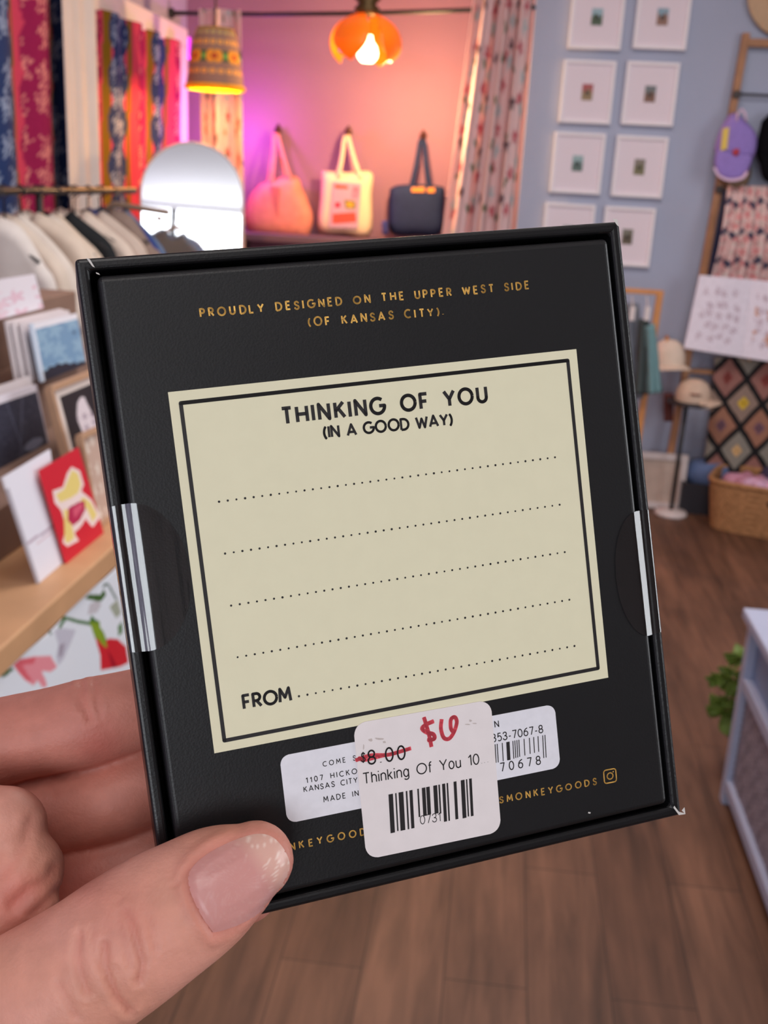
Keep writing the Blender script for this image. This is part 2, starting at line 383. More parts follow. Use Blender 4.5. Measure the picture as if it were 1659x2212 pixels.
M_navy = mat('navy_canvas', srgb(46, 56, 88), .9, spec=.1, noise=.06, nscale=30)
M_cream2 = mat('cream_canvas', rough=.9, spec=.1, attr=True)
hk1 = hook(601, 283, 'dark wall hook holding the slouchy pink tote bag')
hk2 = hook(752, 287, 'dark wall hook holding the cream tote bag with printed panel')
hk3 = hook(914, 296, 'dark wall hook holding the navy tote bag')
tb = tote('tote_bag', hk1, [(561, 397), (600, 384), (641, 381), (655, 410), (668, 440), (676, 470), (670, 500), (655, 514), (600, 512), (545, 505), (528, 470), (538, 425)], [(((576, 392), (618, 386)), .02), (((590, 390), (632, 384)), -.03)], M_pinkbag, 'slouchy pink tote bag hanging from a hook beside the arched mirror', th=.06)
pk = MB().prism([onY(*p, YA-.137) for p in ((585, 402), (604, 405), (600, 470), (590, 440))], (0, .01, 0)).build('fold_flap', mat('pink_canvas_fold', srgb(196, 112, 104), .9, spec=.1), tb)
def printbag(X, Y):
    return fill(len(X), (240, 210, 172))
cb_ = tote('tote_bag', hk2, [(695, 368), (748, 372), (802, 372), (803, 420), (799, 508), (745, 506), (690, 498), (692, 430)], [(((727, 374), (768, 376)), .015), (((733, 376), (781, 378)), -.03)], M_cream2, 'flat cream tote bag with a lilac printed panel of small red shapes', th=.035, colfn=printbag, hw=.012)
def panelcol(u, v, X, Y, co):
    col = fill(len(X), (196, 158, 174))
    for sh, c in (([(724, 398), (752, 402), (752, 409), (722, 406)], (176, 92, 62)), ([(764, 402), (776, 406), (774, 422), (760, 416)], (206, 110, 130)), ([(724, 437), (735, 437), (735, 448), (724, 448)], (190, 40, 66)), ([(744, 432), (768, 434), (768, 452), (746, 450)], (120, 118, 60)), ([(750, 436), (763, 438), (762, 448), (749, 446)], (226, 170, 60)), ([(718, 462), (768, 458), (770, 480), (718, 484)], (214, 88, 72)), ([(764, 410), (778, 414), (772, 430), (758, 428)], (214, 130, 150))):
        put(col, inpoly(X, Y, sh), c)
    return col
pa, pb, pc, pd = onY(719, 392, YA-.113), onY(781, 396, YA-.113), onY(709, 492, YA-.113), onY(773, 494, YA-.113)
cloth('printed_panel', 60, 80, lambda u, v: pa.lerp(pb, u).lerp(pc.lerp(pd, u), v), panelcol, M_cream2, cb_, solid=.002)
nb = tote('tote_bag', hk3, [(842, 408), (860, 400), (905, 398), (948, 402), (961, 410), (958, 450), (951, 505), (900, 508), (846, 504), (839, 455)], [(((886, 402), (926, 402)), .015), (((890, 404), (932, 404)), -.02)], M_navy, 'navy blue tote bag with orange lettering patch hanging beside the floral curtain', th=.045, hw=.012)
M_patch = mat('orange_patch', srgb(236, 146, 62), .7)
k = MB()
for a, b, c in ((889, 917, 410), (923, 939, 411)):
    k.prism([onY(a, c-5, YA-.125), onY(b, c-6, YA-.125), onY(b, c+5, YA-.125), onY(a, c+5, YA-.125)], (0, .006, 0))
k.build('lettering_patch', M_patch, nb)
o = MB().pillow([onY(*p, YA-.1) for p in ((824, 478), (838, 476), (840, 506), (826, 508))], (0, -1, 0), .02).build('fabric_pouch', mat('blue_pouch_cloth', srgb(52, 58, 120), .9)); tag(o, 'small dark blue pouch standing on the bench left of the navy tote', 'pouch')

# --- lamps
def bulb_mat(c, s): return mat('glowing_bulb', c, .5, emis=c, estr=s)
M_petal = mat('orange_glass', srgb(255, 166, 40), .25, spec=.5, trans=.35)
M_cord = mat('lamp_cord', srgb(60, 52, 50), .6)
LY = 5.36
pc_ = onY(790, 92, LY); R_ = .169
lamp = empty('pendant_lamp', pc_, 'orange petal-shaped glass pendant lamp hanging in front of the alcove', 'lamp')
for az in (-22, 66, -108, 156):
    def pet(u, v, az=az):
        la = math.radians(84-122*v); wv = math.radians(34)*min(1, (.25+1.6*v))*(1 if v < .62 else max(0.015, 1-((v-.62)/.38)**1.8))
        a = math.radians(az)+(u-.5)*2*wv/max(.55, math.cos(la))**.5; r = R_*(1-.1*max(0, v-.6))
        # azimuth 0 looks towards the door side of the shop
        return pc_+Vector((r*math.cos(la)*math.sin(a), -r*math.cos(la)*math.cos(a), r*math.sin(la)*.8-.01))
    MB().grid(14, 20, pet).build('petal', M_petal, lamp, smooth=True, solid=.005)
MB().lathe([(.0, -.045), (.028, -.042), (.047, -.02), (.05, 0), (.042, .028), (.024, .05), (.02, .075), (0, .075)], 24, pc_+Vector((.012, -.012, -.045))).build('bulb', bulb_mat((1, .86, .5), 7.0), lamp, smooth=True)
mk = MB().lathe([(.0, .0), (.05, .0), (.062, .03), (.04, .05), (.066, .075), (.045, .1), (.05, .16), (0, .16)], 20, pc_+Vector((0, 0, R_*.8-.02)))
mk.build('lamp_holder', mat('aged_brass', srgb(92, 70, 38), .45, metal=.6), lamp, smooth=True)
MB().tube([pc_+Vector((0, 0, R_*.8+.1)), Vector((pc_.x, pc_.y, ZC))], .005, 8).build('cord', M_cord, lamp, smooth=True)
point('petal_lamp_light', pc_+Vector((.2, .25, -.25)), 40, (1, .62, .27), .04)
sc_ = onY(465, 190, 5.15); hs, r0, r1 = .255, .132, .09
lamp2 = empty('pendant_lamp', sc_, 'beaded floral drum pendant lampshade glowing yellow above the arched mirror', 'lamp')
def shadecol(u, v, X, Y, co):
    n = len(u); col = fill(n, (166, 128, 110)); s = u*2*PI*.1
    def row(v0, h, npl, c, c2, r):
        a = np.mod(u*npl, 1)-.5; d = np.hypot(a*2*PI*.1/npl, (v-v0)*hs); an = np.arctan2((v-v0)*hs, a)
        put(col, d < r*(.8+.2*np.cos(6*an)), c); put(col, d < r*.35, c2)
    put(col, np.abs(v-.5) < .09, (104, 110, 70))
    row(.5, 0, 7, (244, 170, 50), (206, 84, 30), .036); row(.25, 0, 20, (244, 186, 100), (224, 120, 60), .0125)
    row(.74, 0, 20, (244, 186, 100), (224, 120, 60), .0125); row(.9, 0, 20, (214, 196, 120), (180, 150, 90), .009)
    a = np.mod(u*7+.5, 1)-.5; put(col, (np.abs(a) < .1) & (np.abs(v-.5) < .035+.05*np.abs(a)), (90, 190, 90))
    return col
M_shade = mat('beaded_lampshade', rough=.7, attr=True, trans=.16)
cloth('lamp_shade', 420, 90, lambda u, v: sc_+Vector(((r0+(r1-r0)*v**1.15-.012*max(0, (v-.85)/.15)**2)*math.cos(2*PI*u), (r0+(r1-r0)*v**1.15-.012*max(0, (v-.85)/.15)**2)*math.sin(2*PI*u), hs*v)), shadecol, M_shade, lamp2, solid=.003)
M_lin = mat('yellow_shade_lining', srgb(252, 200, 20), .6, trans=.4)
MB().lathe([(r0+.003, .012), (r0+.009, .006), (r0+.008, -.008), (r0-.002, -.012), (r0-.008, -.004), (r0-.008, .02), (r1-.004, hs-.004), (.02, hs-.003)], 48, sc_).build('shade_lining', M_lin, lamp2, smooth=True)
MB().lathe([(0, .02), (.03, .03), (.038, .06), (.03, .09), (.015, .12), (.015, .15), (0, .15)], 20, sc_+Vector((0, 0, .03))).build('bulb', bulb_mat((1, .7, .25), 6.0), lamp2, smooth=True)
MB().tube([sc_+Vector((0, 0, hs-.02)), Vector((sc_.x, sc_.y, ZC))], .005, 8).build('cord', M_cord, lamp2, smooth=True)
point('shade_lamp_light', sc_+Vector((0, 0, .0)), 17, (1, .42, .08), .05)
# neon squiggle at the corner, seen edge-on
def N5(px, py): return tuple(onX(px, py, XL+.012))
nn = MB()
for seg in ([(409, 82), (407, 100), (406, 122), (412, 128)], [(409, 156), (405, 172), (408, 184)], [(407, 188), (414, 196), (419, 206), (415, 208)], [(419, 218), (414, 236), (411, 256), (416, 278)], [(419, 292), (414, 304), (411, 320), (409, 345)]):
    nn.tube([Vector(tuple(p)) for p in spline([N5(*q) for q in seg], 6)], .0085, 10, round_ends=True)
o = nn.build('neon_tube', mat('magenta_neon', (.8, .05, .8), .3, emis=(.8, .035, .9), estr=1.5), smooth=True); o.name = 'neon_sign'; tag(o, 'glowing magenta neon tube sign seen edge-on at the corner trim', 'neon sign')
point('neon_glow', onY(512, 290, YA-.26), 9, (.66, .12, 1.0), .05)

# --- arched mirror
MYc = 4.75
mt_ = onY(430, 311, MYc); hw_ = (onY(535, 430, MYc)-onY(323, 430, MYc)).length/2
mx_ = (onY(535, 430, MYc)+onY(323, 430, MYc)).x/2
Hm = mt_.z+.0
MR = Matrix.Rotation(math.radians(MIR_YAW), 3, 'Z') @ Matrix.Rotation(math.radians(MIR_TILT), 3, 'X')
mo = empty('arched_mirror', (mx_, MYc+math.sin(math.radians(MIR_TILT))*-0, 0), 'frameless arched floor mirror in front of the pink alcove', 'mirror')
ol = [(-hw_, 0), (hw_, 0), (hw_, Hm-hw_)] + [(hw_*math.cos(a*PI/24), Hm-hw_+hw_*math.sin(a*PI/24)) for a in range(1, 24)] + [(-hw_, Hm-hw_)]
bs = Vector((mx_, MYc-Hm*math.sin(math.radians(-MIR_TILT)), .012))
gl_pts = [bs+MR @ Vector((x, 0, z)) for x, z in ol]; nrm_ = MR @ Vector((0, -1, 0))
MB().prism(gl_pts, nrm_*-.006).build('mirror_glass', mat('mirror_silver', (.93, .93, .95), .04, metal=1.), mo)
MB().tube([p-nrm_*.004 for p in gl_pts], .006, 8, closed=True).build('mirror_frame', mat('pale_metal_edge', srgb(226, 206, 200), .4), mo, smooth=True)

# --- picture frames on the blue wall
M_frame = mat('white_frame_wood', srgb(236, 228, 232), .5, noise=.02); M_mat_ = mat('white_picture_mat', srgb(230, 216, 224), .8)
M_print = mat('tiny_picture', rough=.6, attr=True)
FWd, FHt = (onY(1318, 350, YB)-onY(1206, 350, YB)).length*.98, (onY(1247, 286, YB)-onY(1247, 418, YB)).length*.99
cols_ = {'a': ((74, 92, 70), (150, 178, 188)), 'b': ((146, 110, 96), (132, 160, 176)), 'c': ((150, 126, 92), (170, 84, 84)), 'd': ((128, 92, 76), (110, 116, 118)), 'e': ((92, 112, 106), (150, 176, 178)), 'f': ((122, 116, 84), (132, 122, 112)), 'g': ((120, 110, 90), (140, 150, 150)), 'h': ((96, 84, 66), (120, 116, 104))}
for (px, py, k_, lab) in ((1289, 38, 'a', 'white frame with tiny green and pale blue landscape, highest beside the floral curtain'), (1430, 38, 'b', 'white frame with tiny brown and blue landscape, highest in the column toward the ladder'), (1268, 200, 'c', 'white frame with tiny tan and red picture, second from top beside the floral curtain'), (1403, 204, 'd', 'white frame with tiny brown and grey picture, second from top toward the ladder'), (1247, 353, 'e', 'white frame with tiny teal green picture, third from top beside the floral curtain'), (1380, 361, 'f', 'white frame with tiny olive picture, third from top toward the ladder'), (1226, 503, 'g', 'white frame lowest beside the floral curtain, mostly hidden behind the black box'), (1354, 511, 'h', 'white frame with tiny dark olive picture, lowest, partly behind the black box corner')):
    c = onY(px, py, YB); w, hh = FWd, FHt; bd_ = .016
    fr = empty('picture_frame', (c.x, YB, c.z), lab, 'picture frame', 'small white picture frames on the blue wall')
    q = MB()
    for sx in (-1, 1): q.box((c.x+sx*(w/2-bd_/2), YB-.017, c.z), (bd_, .032, hh))
    for sz in (-1, 1): q.box((c.x, YB-.017, c.z+sz*(hh/2-bd_/2)), (w-2*bd_, .032, bd_))
    q.build('frame', M_frame, fr, bevel=.002)
    MB().box((c.x, YB-.012, c.z), (w-2*bd_, .02, hh-2*bd_)).build('mat_board', M_mat_, fr)
    w2, h2 = .052, .074; c1, c2 = cols_[k_]
    def pcol(u, v, X, Y, co, c1=c1, c2=c2):
        nz = np.sin(u*9+c1[0])*np.sin(v*7+c1[1])*.18+.5; col = fill(len(u), c1); put(col, v > nz+.1, c2); put(col, np.hypot(u-.5, v-.45) < .2, tuple(int(x*.6) for x in c1)); return col
    cloth('print', 16, 20, lambda u, v: Vector((c.x-w2/2+w2*u, YB-.0235, c.z-h2/2+h2*v)), pcol, M_print, fr, solid=.002, smooth=False)

# --- leaning ladder rack and what hangs on it
M_lad = mat('honey_wood', srgb(164, 112, 74), .5, noise=.14, nscale=14)
M_lad2 = mat('dark_bracket', srgb(52, 34, 28), .5)
ltop = onY(1612, 72, YB-.03); lbot = onZ(1428, 1094, .0); dl = lbot-ltop
lad = empty('ladder_rack', (lbot.x+.3, lbot.y, 0), 'honey wood ladder rack leaning against the blue wall, hung with caps and cloth', 'ladder')
LW = .62
for sx, nm in ((0, ''), (LW, '')):
    MB().bar(ltop+Vector((sx, 0, 0)), lbot+Vector((sx, 0, 0)), .034, .036, Vector((1, 0, 0))).build('rail', M_lad, lad, bevel=.003)
def lad_at(py):                                   # point of the ladder plane seen at the left rail, photo row py
    lo_, hi_ = 0., 1.
    for _ in range(40):
        m_ = (lo_+hi_)/2
        if proj(ltop+dl*m_)[1] < py: lo_ = m_
        else: hi_ = m_
    return ltop+dl*lo_
for py in (92, 404, 585, 800):
    a = lad_at(py); MB().bar(a, a+Vector((LW, 0, 0)), .036 if py == 92 else .022, .03 if py == 92 else .022).build('rung', M_lad, lad, bevel=.003)
a = lad_at(203); MB().tube([a, a+Vector((LW, 0, 0))], .006, 10).build('metal_rod', M_black, lad, smooth=True)
for py in (205, 410):
    a = lad_at(py); MB().box(a+Vector((.002, -.004, 0)), (.036, .05, .035)).build('bracket', M_lad2, lad, bevel=.003)
def LP(px, py, off=.04):                          # point in front of the ladder plane
    nrm = Vector((0, dl.z, -dl.y)).normalized(); nrm = nrm if nrm.y < 0 else -nrm
    return onPl(px, py, ltop+nrm*off, nrm)
LN = Vector((0, dl.z, -dl.y)).normalized(); LN = LN if LN.y < 0 else -LN
def cap(label, out_crown, out_bill, m, m2, off, extras=(), group='caps on the ladder rack', bill_c=None):
    pts = [LP(*p, off) for p in out_crown]; pts = [Vector(tuple(q)) for q in spline([tuple(p) for p in pts]+[tuple(pts[0])], 5)[:-1]]
    o = empty('baseball_cap', sum(pts, Vector())/len(pts), label, 'cap', group)
    MB().pillow(pts, LN, .055, 8).build('crown', m, o, smooth=True)
    bp_ = [LP(*p, off+.055) for p in out_bill]; bp_ = [Vector(tuple(q)) for q in spline([tuple(p) for p in bp_]+[tuple(bp_[0])], 5)[:-1]]
    MB().pillow(bp_, LN, .014, 6).build('bill', m, o, smooth=True)
    return o
M_lil = mat('lilac_twill', srgb(150, 126, 196), .9, spec=.1, noise=.06, nscale=60); M_lilp = mat('pale_lilac_trim', srgb(222, 190, 214), .9, spec=.1)
M_blkc = mat('black_wool', srgb(18, 17, 20), .95, spec=.05); M_tan = mat('tan_twill', srgb(134, 112, 92), .9, spec=.1)
cp = cap('lilac cap with yellow tag and cherry emblem hanging on the ladder rack', [(1574, 248), (1590, 244), (1612, 262), (1634, 290), (1634, 325), (1622, 350), (1590, 360), (1560, 356), (1544, 330), (1548, 300), (1560, 270)], [(1548, 318), (1585, 330), (1625, 335), (1620, 362), (1606, 384), (1575, 390), (1550, 376), (1542, 350)], M_lil, M_lil, .05)
o = MB().tube([Vector(tuple(p)) for p in spline([tuple(LP(*q, .127)) for q in ((1543, 362), (1554, 380), (1576, 389), (1602, 385), (1614, 372))], 6)], .009, 8, .5).build('bill_edge', M_lilp, cp, smooth=True)
MB().prism([LP(*p, .112) for p in ((1561, 278), (1575, 275), (1570, 322), (1556, 326))], LN*.006).build('paper_tag', mat('yellow_tag', srgb(224, 190, 84), .6), cp)
MB().pillow([LP(*p, .122) for p in ((1582, 326), (1588, 321), (1597, 321), (1597, 332), (1590, 338), (1583, 334))], LN, .005, 4).build('cherry_emblem', mat('cherry_red', srgb(178, 44, 64), .6), cp, smooth=True)
MB().tube([LP(*q, .1) for q in ((1592, 262), (1593, 246), (1603, 236), (1610, 246), (1612, 262))], .006, 8).build('strap', M_lilp, cp, smooth=True)
cap('black cap hanging on the ladder rack right of the lilac cap', [(1645, 262), (1672, 240), (1710, 250), (1730, 300), (1720, 360), (1690, 380), (1655, 370), (1633, 330)], [(1640, 330), (1680, 345), (1722, 335), (1716, 380), (1680, 398), (1648, 385)], M_blkc, M_blkc, .05)
cap('tan cap half hidden behind the lilac cap', [(1556, 340), (1590, 330), (1618, 345), (1622, 380), (1605, 402), (1570, 404), (1552, 385)], [(1560, 380), (1590, 385), (1618, 376), (1612, 400), (1580, 406)], M_tan, M_tan, .0)
# gathered pink printed garment
def pinkprint(u, v, X, Y, co):
    s, z = u*.5, v*.55; col = fill(len(u), (222, 190, 186)); p, l = rosettes(s, z, .07, 5.5, .4); put(col, p, (214, 142, 142)); p, l = rosettes(s, z, .09, 2.5, .3); put(col, p, (196, 150, 148)); p, l = rosettes(s, z, .06, 1.5, .2); put(col, p, (190, 186, 178))
    for v0 in (.18, .5, .8): put(col, np.abs(np.mod(v+.03*np.sin(u*26), 1)-v0) < .022+.02*np.sin(u*50), (74, 72, 92))
    return col
gA, gB, gC, gD = LP(1572, 402, .05), LP(1706, 402, .05), LP(1534, 604, .1), LP(1712, 612, .1)
o = cloth('gathered_skirt', 90, 90, lambda u, v: gA.lerp(gB, u).lerp(gC.lerp(gD, u), v)+LN*(.018*math.sin(u*34+2*v)*(.6+.6*v)+.05*math.sin(PI*v)), pinkprint, M_cloth, solid=.005); tag(o, 'gathered pink and white printed skirt hanging on the ladder rack', 'skirt')
o = cloth('navy_scarf', 8, 30, lambda u, v: LP(1566-38*v+14*u, 408+190*v, .06), lambda u, v, X, Y, co: fill(len(u), (38, 40, 66)), M_cloth); tag(o, 'narrow dark navy scarf hanging along the edge of the pink skirt', 'scarf')
# open book of sketches clipped on the rack
def bookcol(seed, warm):
    def fn(u, v, X, Y, co):
        col = fill(len(u), (236, 226, 238)); p, l = rosettes(u*.3+seed+.02*np.sin(v*9), v*.36, .052, seed, .42)
        inn = (u > .14) & (u < .86) & (v > .12) & (v < .86); put(col, p & inn, (220, 204, 216)); put(col, l & inn, (190, 168, 182))
        if warm: p, l = rosettes(u*.3, v*.36, .1, seed+2, .33); put(col, p & inn & (v > .25), (206, 150, 126))
        return col
    return fn
bk = empty('open_book', LP(1560, 700, .12), 'large open white sketch book displayed on the ladder rack below the pink skirt', 'book')
q0, q1, q2, q3 = LP(1511, 594, .13), LP(1622, 604, .12), LP(1477, 752, .13), LP(1602, 772, .12)
r1_, r3_ = LP(1735, 616, .13), LP(1722, 790, .13)
cloth('page', 60, 70, lambda u, v: q0.lerp(q1, u).lerp(q2.lerp(q3, u), v)+LN*(.008*math.sin(PI*u)), bookcol(1.3, False), M_cloth, bk, solid=.012)
cloth('page', 60, 70, lambda u, v: q1.lerp(r1_, u).lerp(q3.lerp(r3_, u), v)+LN*(.008*math.sin(PI*u)), bookcol(4.7, True), M_cloth, bk, solid=.012)
# quilt
def quiltcol(u, v, X, Y, co):
    x, z = co[:, 0]-QC.x, co[:, 2]-QC.z; a, b = x/.095+z/.122, x/.095-z/.122
    A, B = np.mod(a+1, 2)-1, np.mod(b+1, 2)-1; ia, ib = np.floor((a+1)/2), np.floor((b+1)/2)
    r = np.maximum(np.abs(A), np.abs(B)); hsh = np.mod(ia*3+ib*5, 4)
    col = fill(len(u), (148, 124, 112)); put(col, (hsh == 1), (160, 112, 92)); put(col, hsh == 2, (142, 134, 124)); put(col, hsh == 3, (150, 104, 96))
    put(col, (r < .3) & (hsh == 0), (214, 176, 58)); put(col, (r < .3) & (hsh == 1), (112, 82, 96)); put(col, (r < .28) & (hsh == 2), (214, 172, 120)); put(col, (r < .3) & (hsh == 3), (128, 60, 58)); put(col, r < .07, (92, 62, 42))
    put(col, r > .82, (34, 32, 34)); return col
QC = LP(1608, 873, .06)
o = cloth('quilt', 110, 130, lambda u, v: LP(1545+170*u-30*v, 772+290*v, .03)+LN*(.006*math.sin(u*20)), quiltcol, M_cloth, solid=.008); tag(o, 'patchwork quilt of tan diamonds with black sashing hanging behind the basket', 'quilt')
# straw hat on the wall above
M_straw = mat('woven_straw', srgb(196, 164, 132), .8, noise=.1, nscale=90, bump=.4, bscale=160)
hc = onY(1712, -20, YB-.03); o = empty('straw_hat', hc, 'woven straw hat hung on the blue wall above the ladder rack', 'hat')
RX = Matrix.Rotation(PI/2, 3, 'X')
MB().lathe([(.1, -.004), (.2, 0), (.205, .006), (.2, .01), (.1, .012)], 40, hc, RX).build('brim', M_straw, o, smooth=True)
MB().lathe([(.11, .0), (.105, .05), (.09, .08), (.05, .095), (0, .098)], 32, hc, RX).build('crown', M_straw, o, smooth=True)

# --- hat stand, small rack, leaning print, basket
M_wht = mat('white_enamel', srgb(212, 198, 196), .5); M_blkm = mat('black_tray', srgb(44, 36, 38), .5)
sb = onZ(1448, 1112, 0); tz = onY(1500, 868, sb.y).z
st = empty('hat_stand', sb, 'black pole hat stand with round white base holding a beige cap', 'stand')
MB().lathe([(0, 0), (.08, 0), (.083, .008), (.078, .022), (.02, .03), (0, .03)], 40, sb).build('base', M_wht, st, smooth=True)
tp = onY(1490, 872, sb.y); tp.y = sb.y
MB().tube([sb+Vector((0, 0, .02)), Vector((sb.x+.004, sb.y, tp.z))], .0105, 12).build('pole', M_black, st, smooth=True)
MB().lathe([(0, 0), (.12, 0), (.125, .008), (.12, .016), (0, .014)], 40, Vector((sb.x+.03, sb.y, tp.z))).build('tray', M_blkm, st, smooth=True)
M_beige = mat('beige_cotton', srgb(206, 178, 158), .9, spec=.1, noise=.05, nscale=30); M_cremc = mat('cream_cotton', srgb(226, 204, 186), .9, spec=.1, noise=.05, nscale=30)
tc_ = Vector((sb.x+.03, sb.y, tp.z+.016))
def floorcap(name, c, r, m, label, rz, sq=.8):
    o = empty(name, c, label, 'cap'); Rz = Matrix.Rotation(rz, 3, 'Z')
    prof = [(r, 0), (r*1.01, r*.25), (r*.95, r*.6), (r*.75, r*.92), (r*.4, r*1.1), (0, r*1.14)]
    MB().lathe([(a, b*sq/.8) for a, b in prof], 32, c).build('crown', m, o, smooth=True)
    def bill(u, v):
        a = (u-.5)*2*1.05; rr = r*(.93+.75*v*math.cos(a*.9)); q = Vector((rr*math.sin(a), -rr*math.cos(a), .004+r*.1*(1-v)-.03*v*v*math.sin(abs(a))**2)); return c+Rz @ q
    MB().grid(20, 8, bill).build('bill', m, o, smooth=True, solid=.004); return o
cp = floorcap('baseball_cap', tc_, .085, M_beige, 'beige cap resting on the tray of the hat stand', math.radians(70), .9)
MB().tube([tc_+Vector((.085*1.0*math.sin(a), -.088*math.cos(a), .045)) for a in (-.35, -.15, .05, .25)], .005, 6).build('strap', mat('brown_leather', srgb(120, 66, 50), .6), cp, smooth=True)
# clothes rack post and garments peeking out behind the box
M_or = mat('orange_wood', srgb(196, 130, 74), .5, noise=.1, nscale=16)
ry = 5.05; rA = onY(1426, 632, ry); rB = onY(1406, 760, ry)
rk = empty('garment_rack', (rA.x-.25, ry, 0), 'small orange wood garment rack half hidden by the black box', 'rack')
MB().bar(rA+Vector((0, 0, .01)), Vector((rB.x-.02, ry, 0)), .03, .03, Vector((1, 0, 0))).build('post', M_or, rk, bevel=.003)
MB().bar(rA+Vector((-.55, 0, 0)), Vector((rB.x-.57, ry, 0)), .03, .03, Vector((1, 0, 0))).build('post', M_or, rk, bevel=.003)
MB().bar(rA-Vector((.55, 0, 0)), rA, .022, .022).build('top_bar', M_or, rk, bevel=.003)
for sx in (0, -.55): MB().bar(Vector((rB.x-.02+sx, ry-.17, .015)), Vector((rB.x-.02+sx, ry+.17, .015)), .03, .03).build('foot', M_or, rk, bevel=.003)
def garment(name, tl, tr, br, bl, y, c, label, cat):
    a, b, c_, d = onY(*tl, y), onY(*tr, y), onY(*br, y), onY(*bl, y)
    o = cloth(name, 20, 24, lambda u, v: a.lerp(b, u).lerp(d.lerp(c_, u), v)+Vector((0, .014*math.sin(u*13+v*2), 0)), lambda u, v, X, Y, co: fill(len(u), c), M_cloth, solid=.02); tag(o, label, cat, 'garments on the orange rack'); return o
garment('hanging_garment', (1352, 655), (1376, 655), (1392, 860), (1350, 860), ry-.02, (118, 122, 132), 'grey garment hanging on the orange rack beside the box edge', 'garment')
garment('hanging_garment', (1384, 690), (1398, 690), (1408, 850), (1372, 850), ry-.07, (70, 78, 78), 'dark grey green garment hanging on the orange rack', 'garment')
garment('hanging_garment', (1398, 705), (1410, 700), (1429, 846), (1402, 850), ry-.1, (112, 146, 150), 'teal garment hanging lowest on the orange rack', 'garment')
for x0, lab in ((1367, 'white hanger clip on the orange rack near the box edge'), (1399, 'white hanger clip on the orange rack beside its post')):
    p = onY(x0, 668, ry-.11); q = MB().tube([onY(x0-2, 640, ry), onY(x0-1, 650, ry-.03), p], .003, 6).box(p-Vector((0, 0, .02)), (.022, .012, .06)).build('hanger_clip', M_wht, smooth=False); tag(q, lab, 'hanger', 'white hanger clips')
cz = onY(1440, 795, 4.95); cp = floorcap('baseball_cap', onY(1441, 790, YB-.17), .085, M_cremc, 'cream cap hung on the wall behind the beige cap', math.radians(20), 1.1)
o = MB().tube([onY(1441, 728, YB-.005), onY(1441, 730, YB-.1), onY(1441, 738, YB-.2)], .01, 8).build('wall_peg', M_or, smooth=True); tag(o, 'orange wooden peg holding the cream cap', 'peg')
o = cloth('brown_strip', 6, 14, lambda u, v: onY(1434+20*u, 850+60*v, sb.y+.06), lambda u, v, X, Y, co: fill(len(u), (96, 54, 50)), M_cloth, solid=.01); tag(o, 'short reddish brown strip beside the hat stand pole', 'strap')  # plain reddish brown strip left of the pole
# white leaning print
lA, lB = onZ(1398, 1103, 0), onZ(1470, 1103, 0); ly = lB.y
lp = empty('leaning_picture', (lA+lB)/2, 'white framed beige print standing on the floor behind the hat stand', 'picture')
lh = onY(1476, 985, ly).z; wq = lB.x-lA.x+.14; xq = lB.x-wq/2+.006
Rl = Matrix.Rotation(math.radians(-6), 3, 'X'); bq = Vector((xq, ly, 0))
for sx in (-1, 1): MB().box(bq+Rl @ Vector((sx*(wq/2-.016), 0, lh/2)), (.032, .025, lh), Rl).build('frame_side', M_wht, lp, bevel=.002)
for zz in (.02, lh-.016): MB().box(bq+Rl @ Vector((0, 0, zz)), (wq-.06, .025, .034), Rl).build('frame_rail', M_wht, lp, bevel=.002)
MB().box(bq+Rl @ Vector((0, .004, lh/2)), (wq-.06, .012, lh-.06), Rl).build('print', mat('beige_print', srgb(196, 172, 158), .7, noise=.12, nscale=16), lp)
# dark crate and blue cloth between stand and basket
M_crate = mat('charcoal_crate', srgb(40, 38, 46), .6)
k0 = onZ(1497, 1112, 0); crate = empty('storage_crate', k0+Vector((.0, .12, 0)), 'dark charcoal crate on the floor between the hat stand and the basket', 'crate')
cw, ch = .3, .16; cx0 = k0.x+.08
for nm, c_, d_ in (('crate_side', (cx0-cw/2+.008, k0.y+.15, ch/2), (.016, .28, ch)), ('crate_side', (cx0+cw/2-.008, k0.y+.15, ch/2), (.016, .28, ch)), ('crate_front', (cx0, k0.y+.018, ch/2), (cw-.032, .016, ch)), ('crate_back', (cx0, k0.y+.282, ch/2), (cw-.032, .016, ch)), ('crate_floor', (cx0, k0.y+.15, .01), (cw-.032, .24, .02))):
    MB().box(c_, d_).build(nm, M_crate, crate, bevel=.002)
o = MB().pillow([Vector((cx0+.13*math.cos(a), k0.y+.15+.11*math.sin(a), ch+.03)) for a in np.linspace(0, 2*PI, 20, False)], (0, 0, 1), .075, 6).build('folded_cloth', mat('denim_blue_cloth', srgb(92, 110, 150), .9, noise=.1, nscale=30), smooth=True); tag(o, 'bundled denim blue cloth lying in the dark crate', 'cloth')
# basket
bc = onZ(1650, 1142, 0); BWx, BWy, BHt = .27, .19, .245; ang_b = math.radians(-20)
M_bask = mat('seagrass_weave', srgb(172, 124, 84), .8, noise=.22, nscale=45, spec=.2)
bk = empty('seagrass_basket', bc, 'woven seagrass basket full of pink and lilac cloth beside the quilt', 'basket')
Rb = Matrix.Rotation(ang_b, 3, 'Z')
def sup(a, rx, ry, e=.4): c, s = math.cos(a), math.sin(a); return Vector((rx*math.copysign(abs(c)**e, c), ry*math.copysign(abs(s)**e, s), 0))
def bfn(u, v):
    a = 2*PI*u; w_ = 1+.02*(math.sin(u*2*PI*52+PI*math.floor(v*17+.5))*abs(math.sin(v*17*PI))); q = sup(a, BWx*(.9+.12*v)*w_, BWy*(.9+.12*v)*w_); q.z = BHt*v; return bc+Rb @ q
MB().grid(312, 68, bfn).build('basket_wall', M_bask, bk, smooth=True, solid=.012)
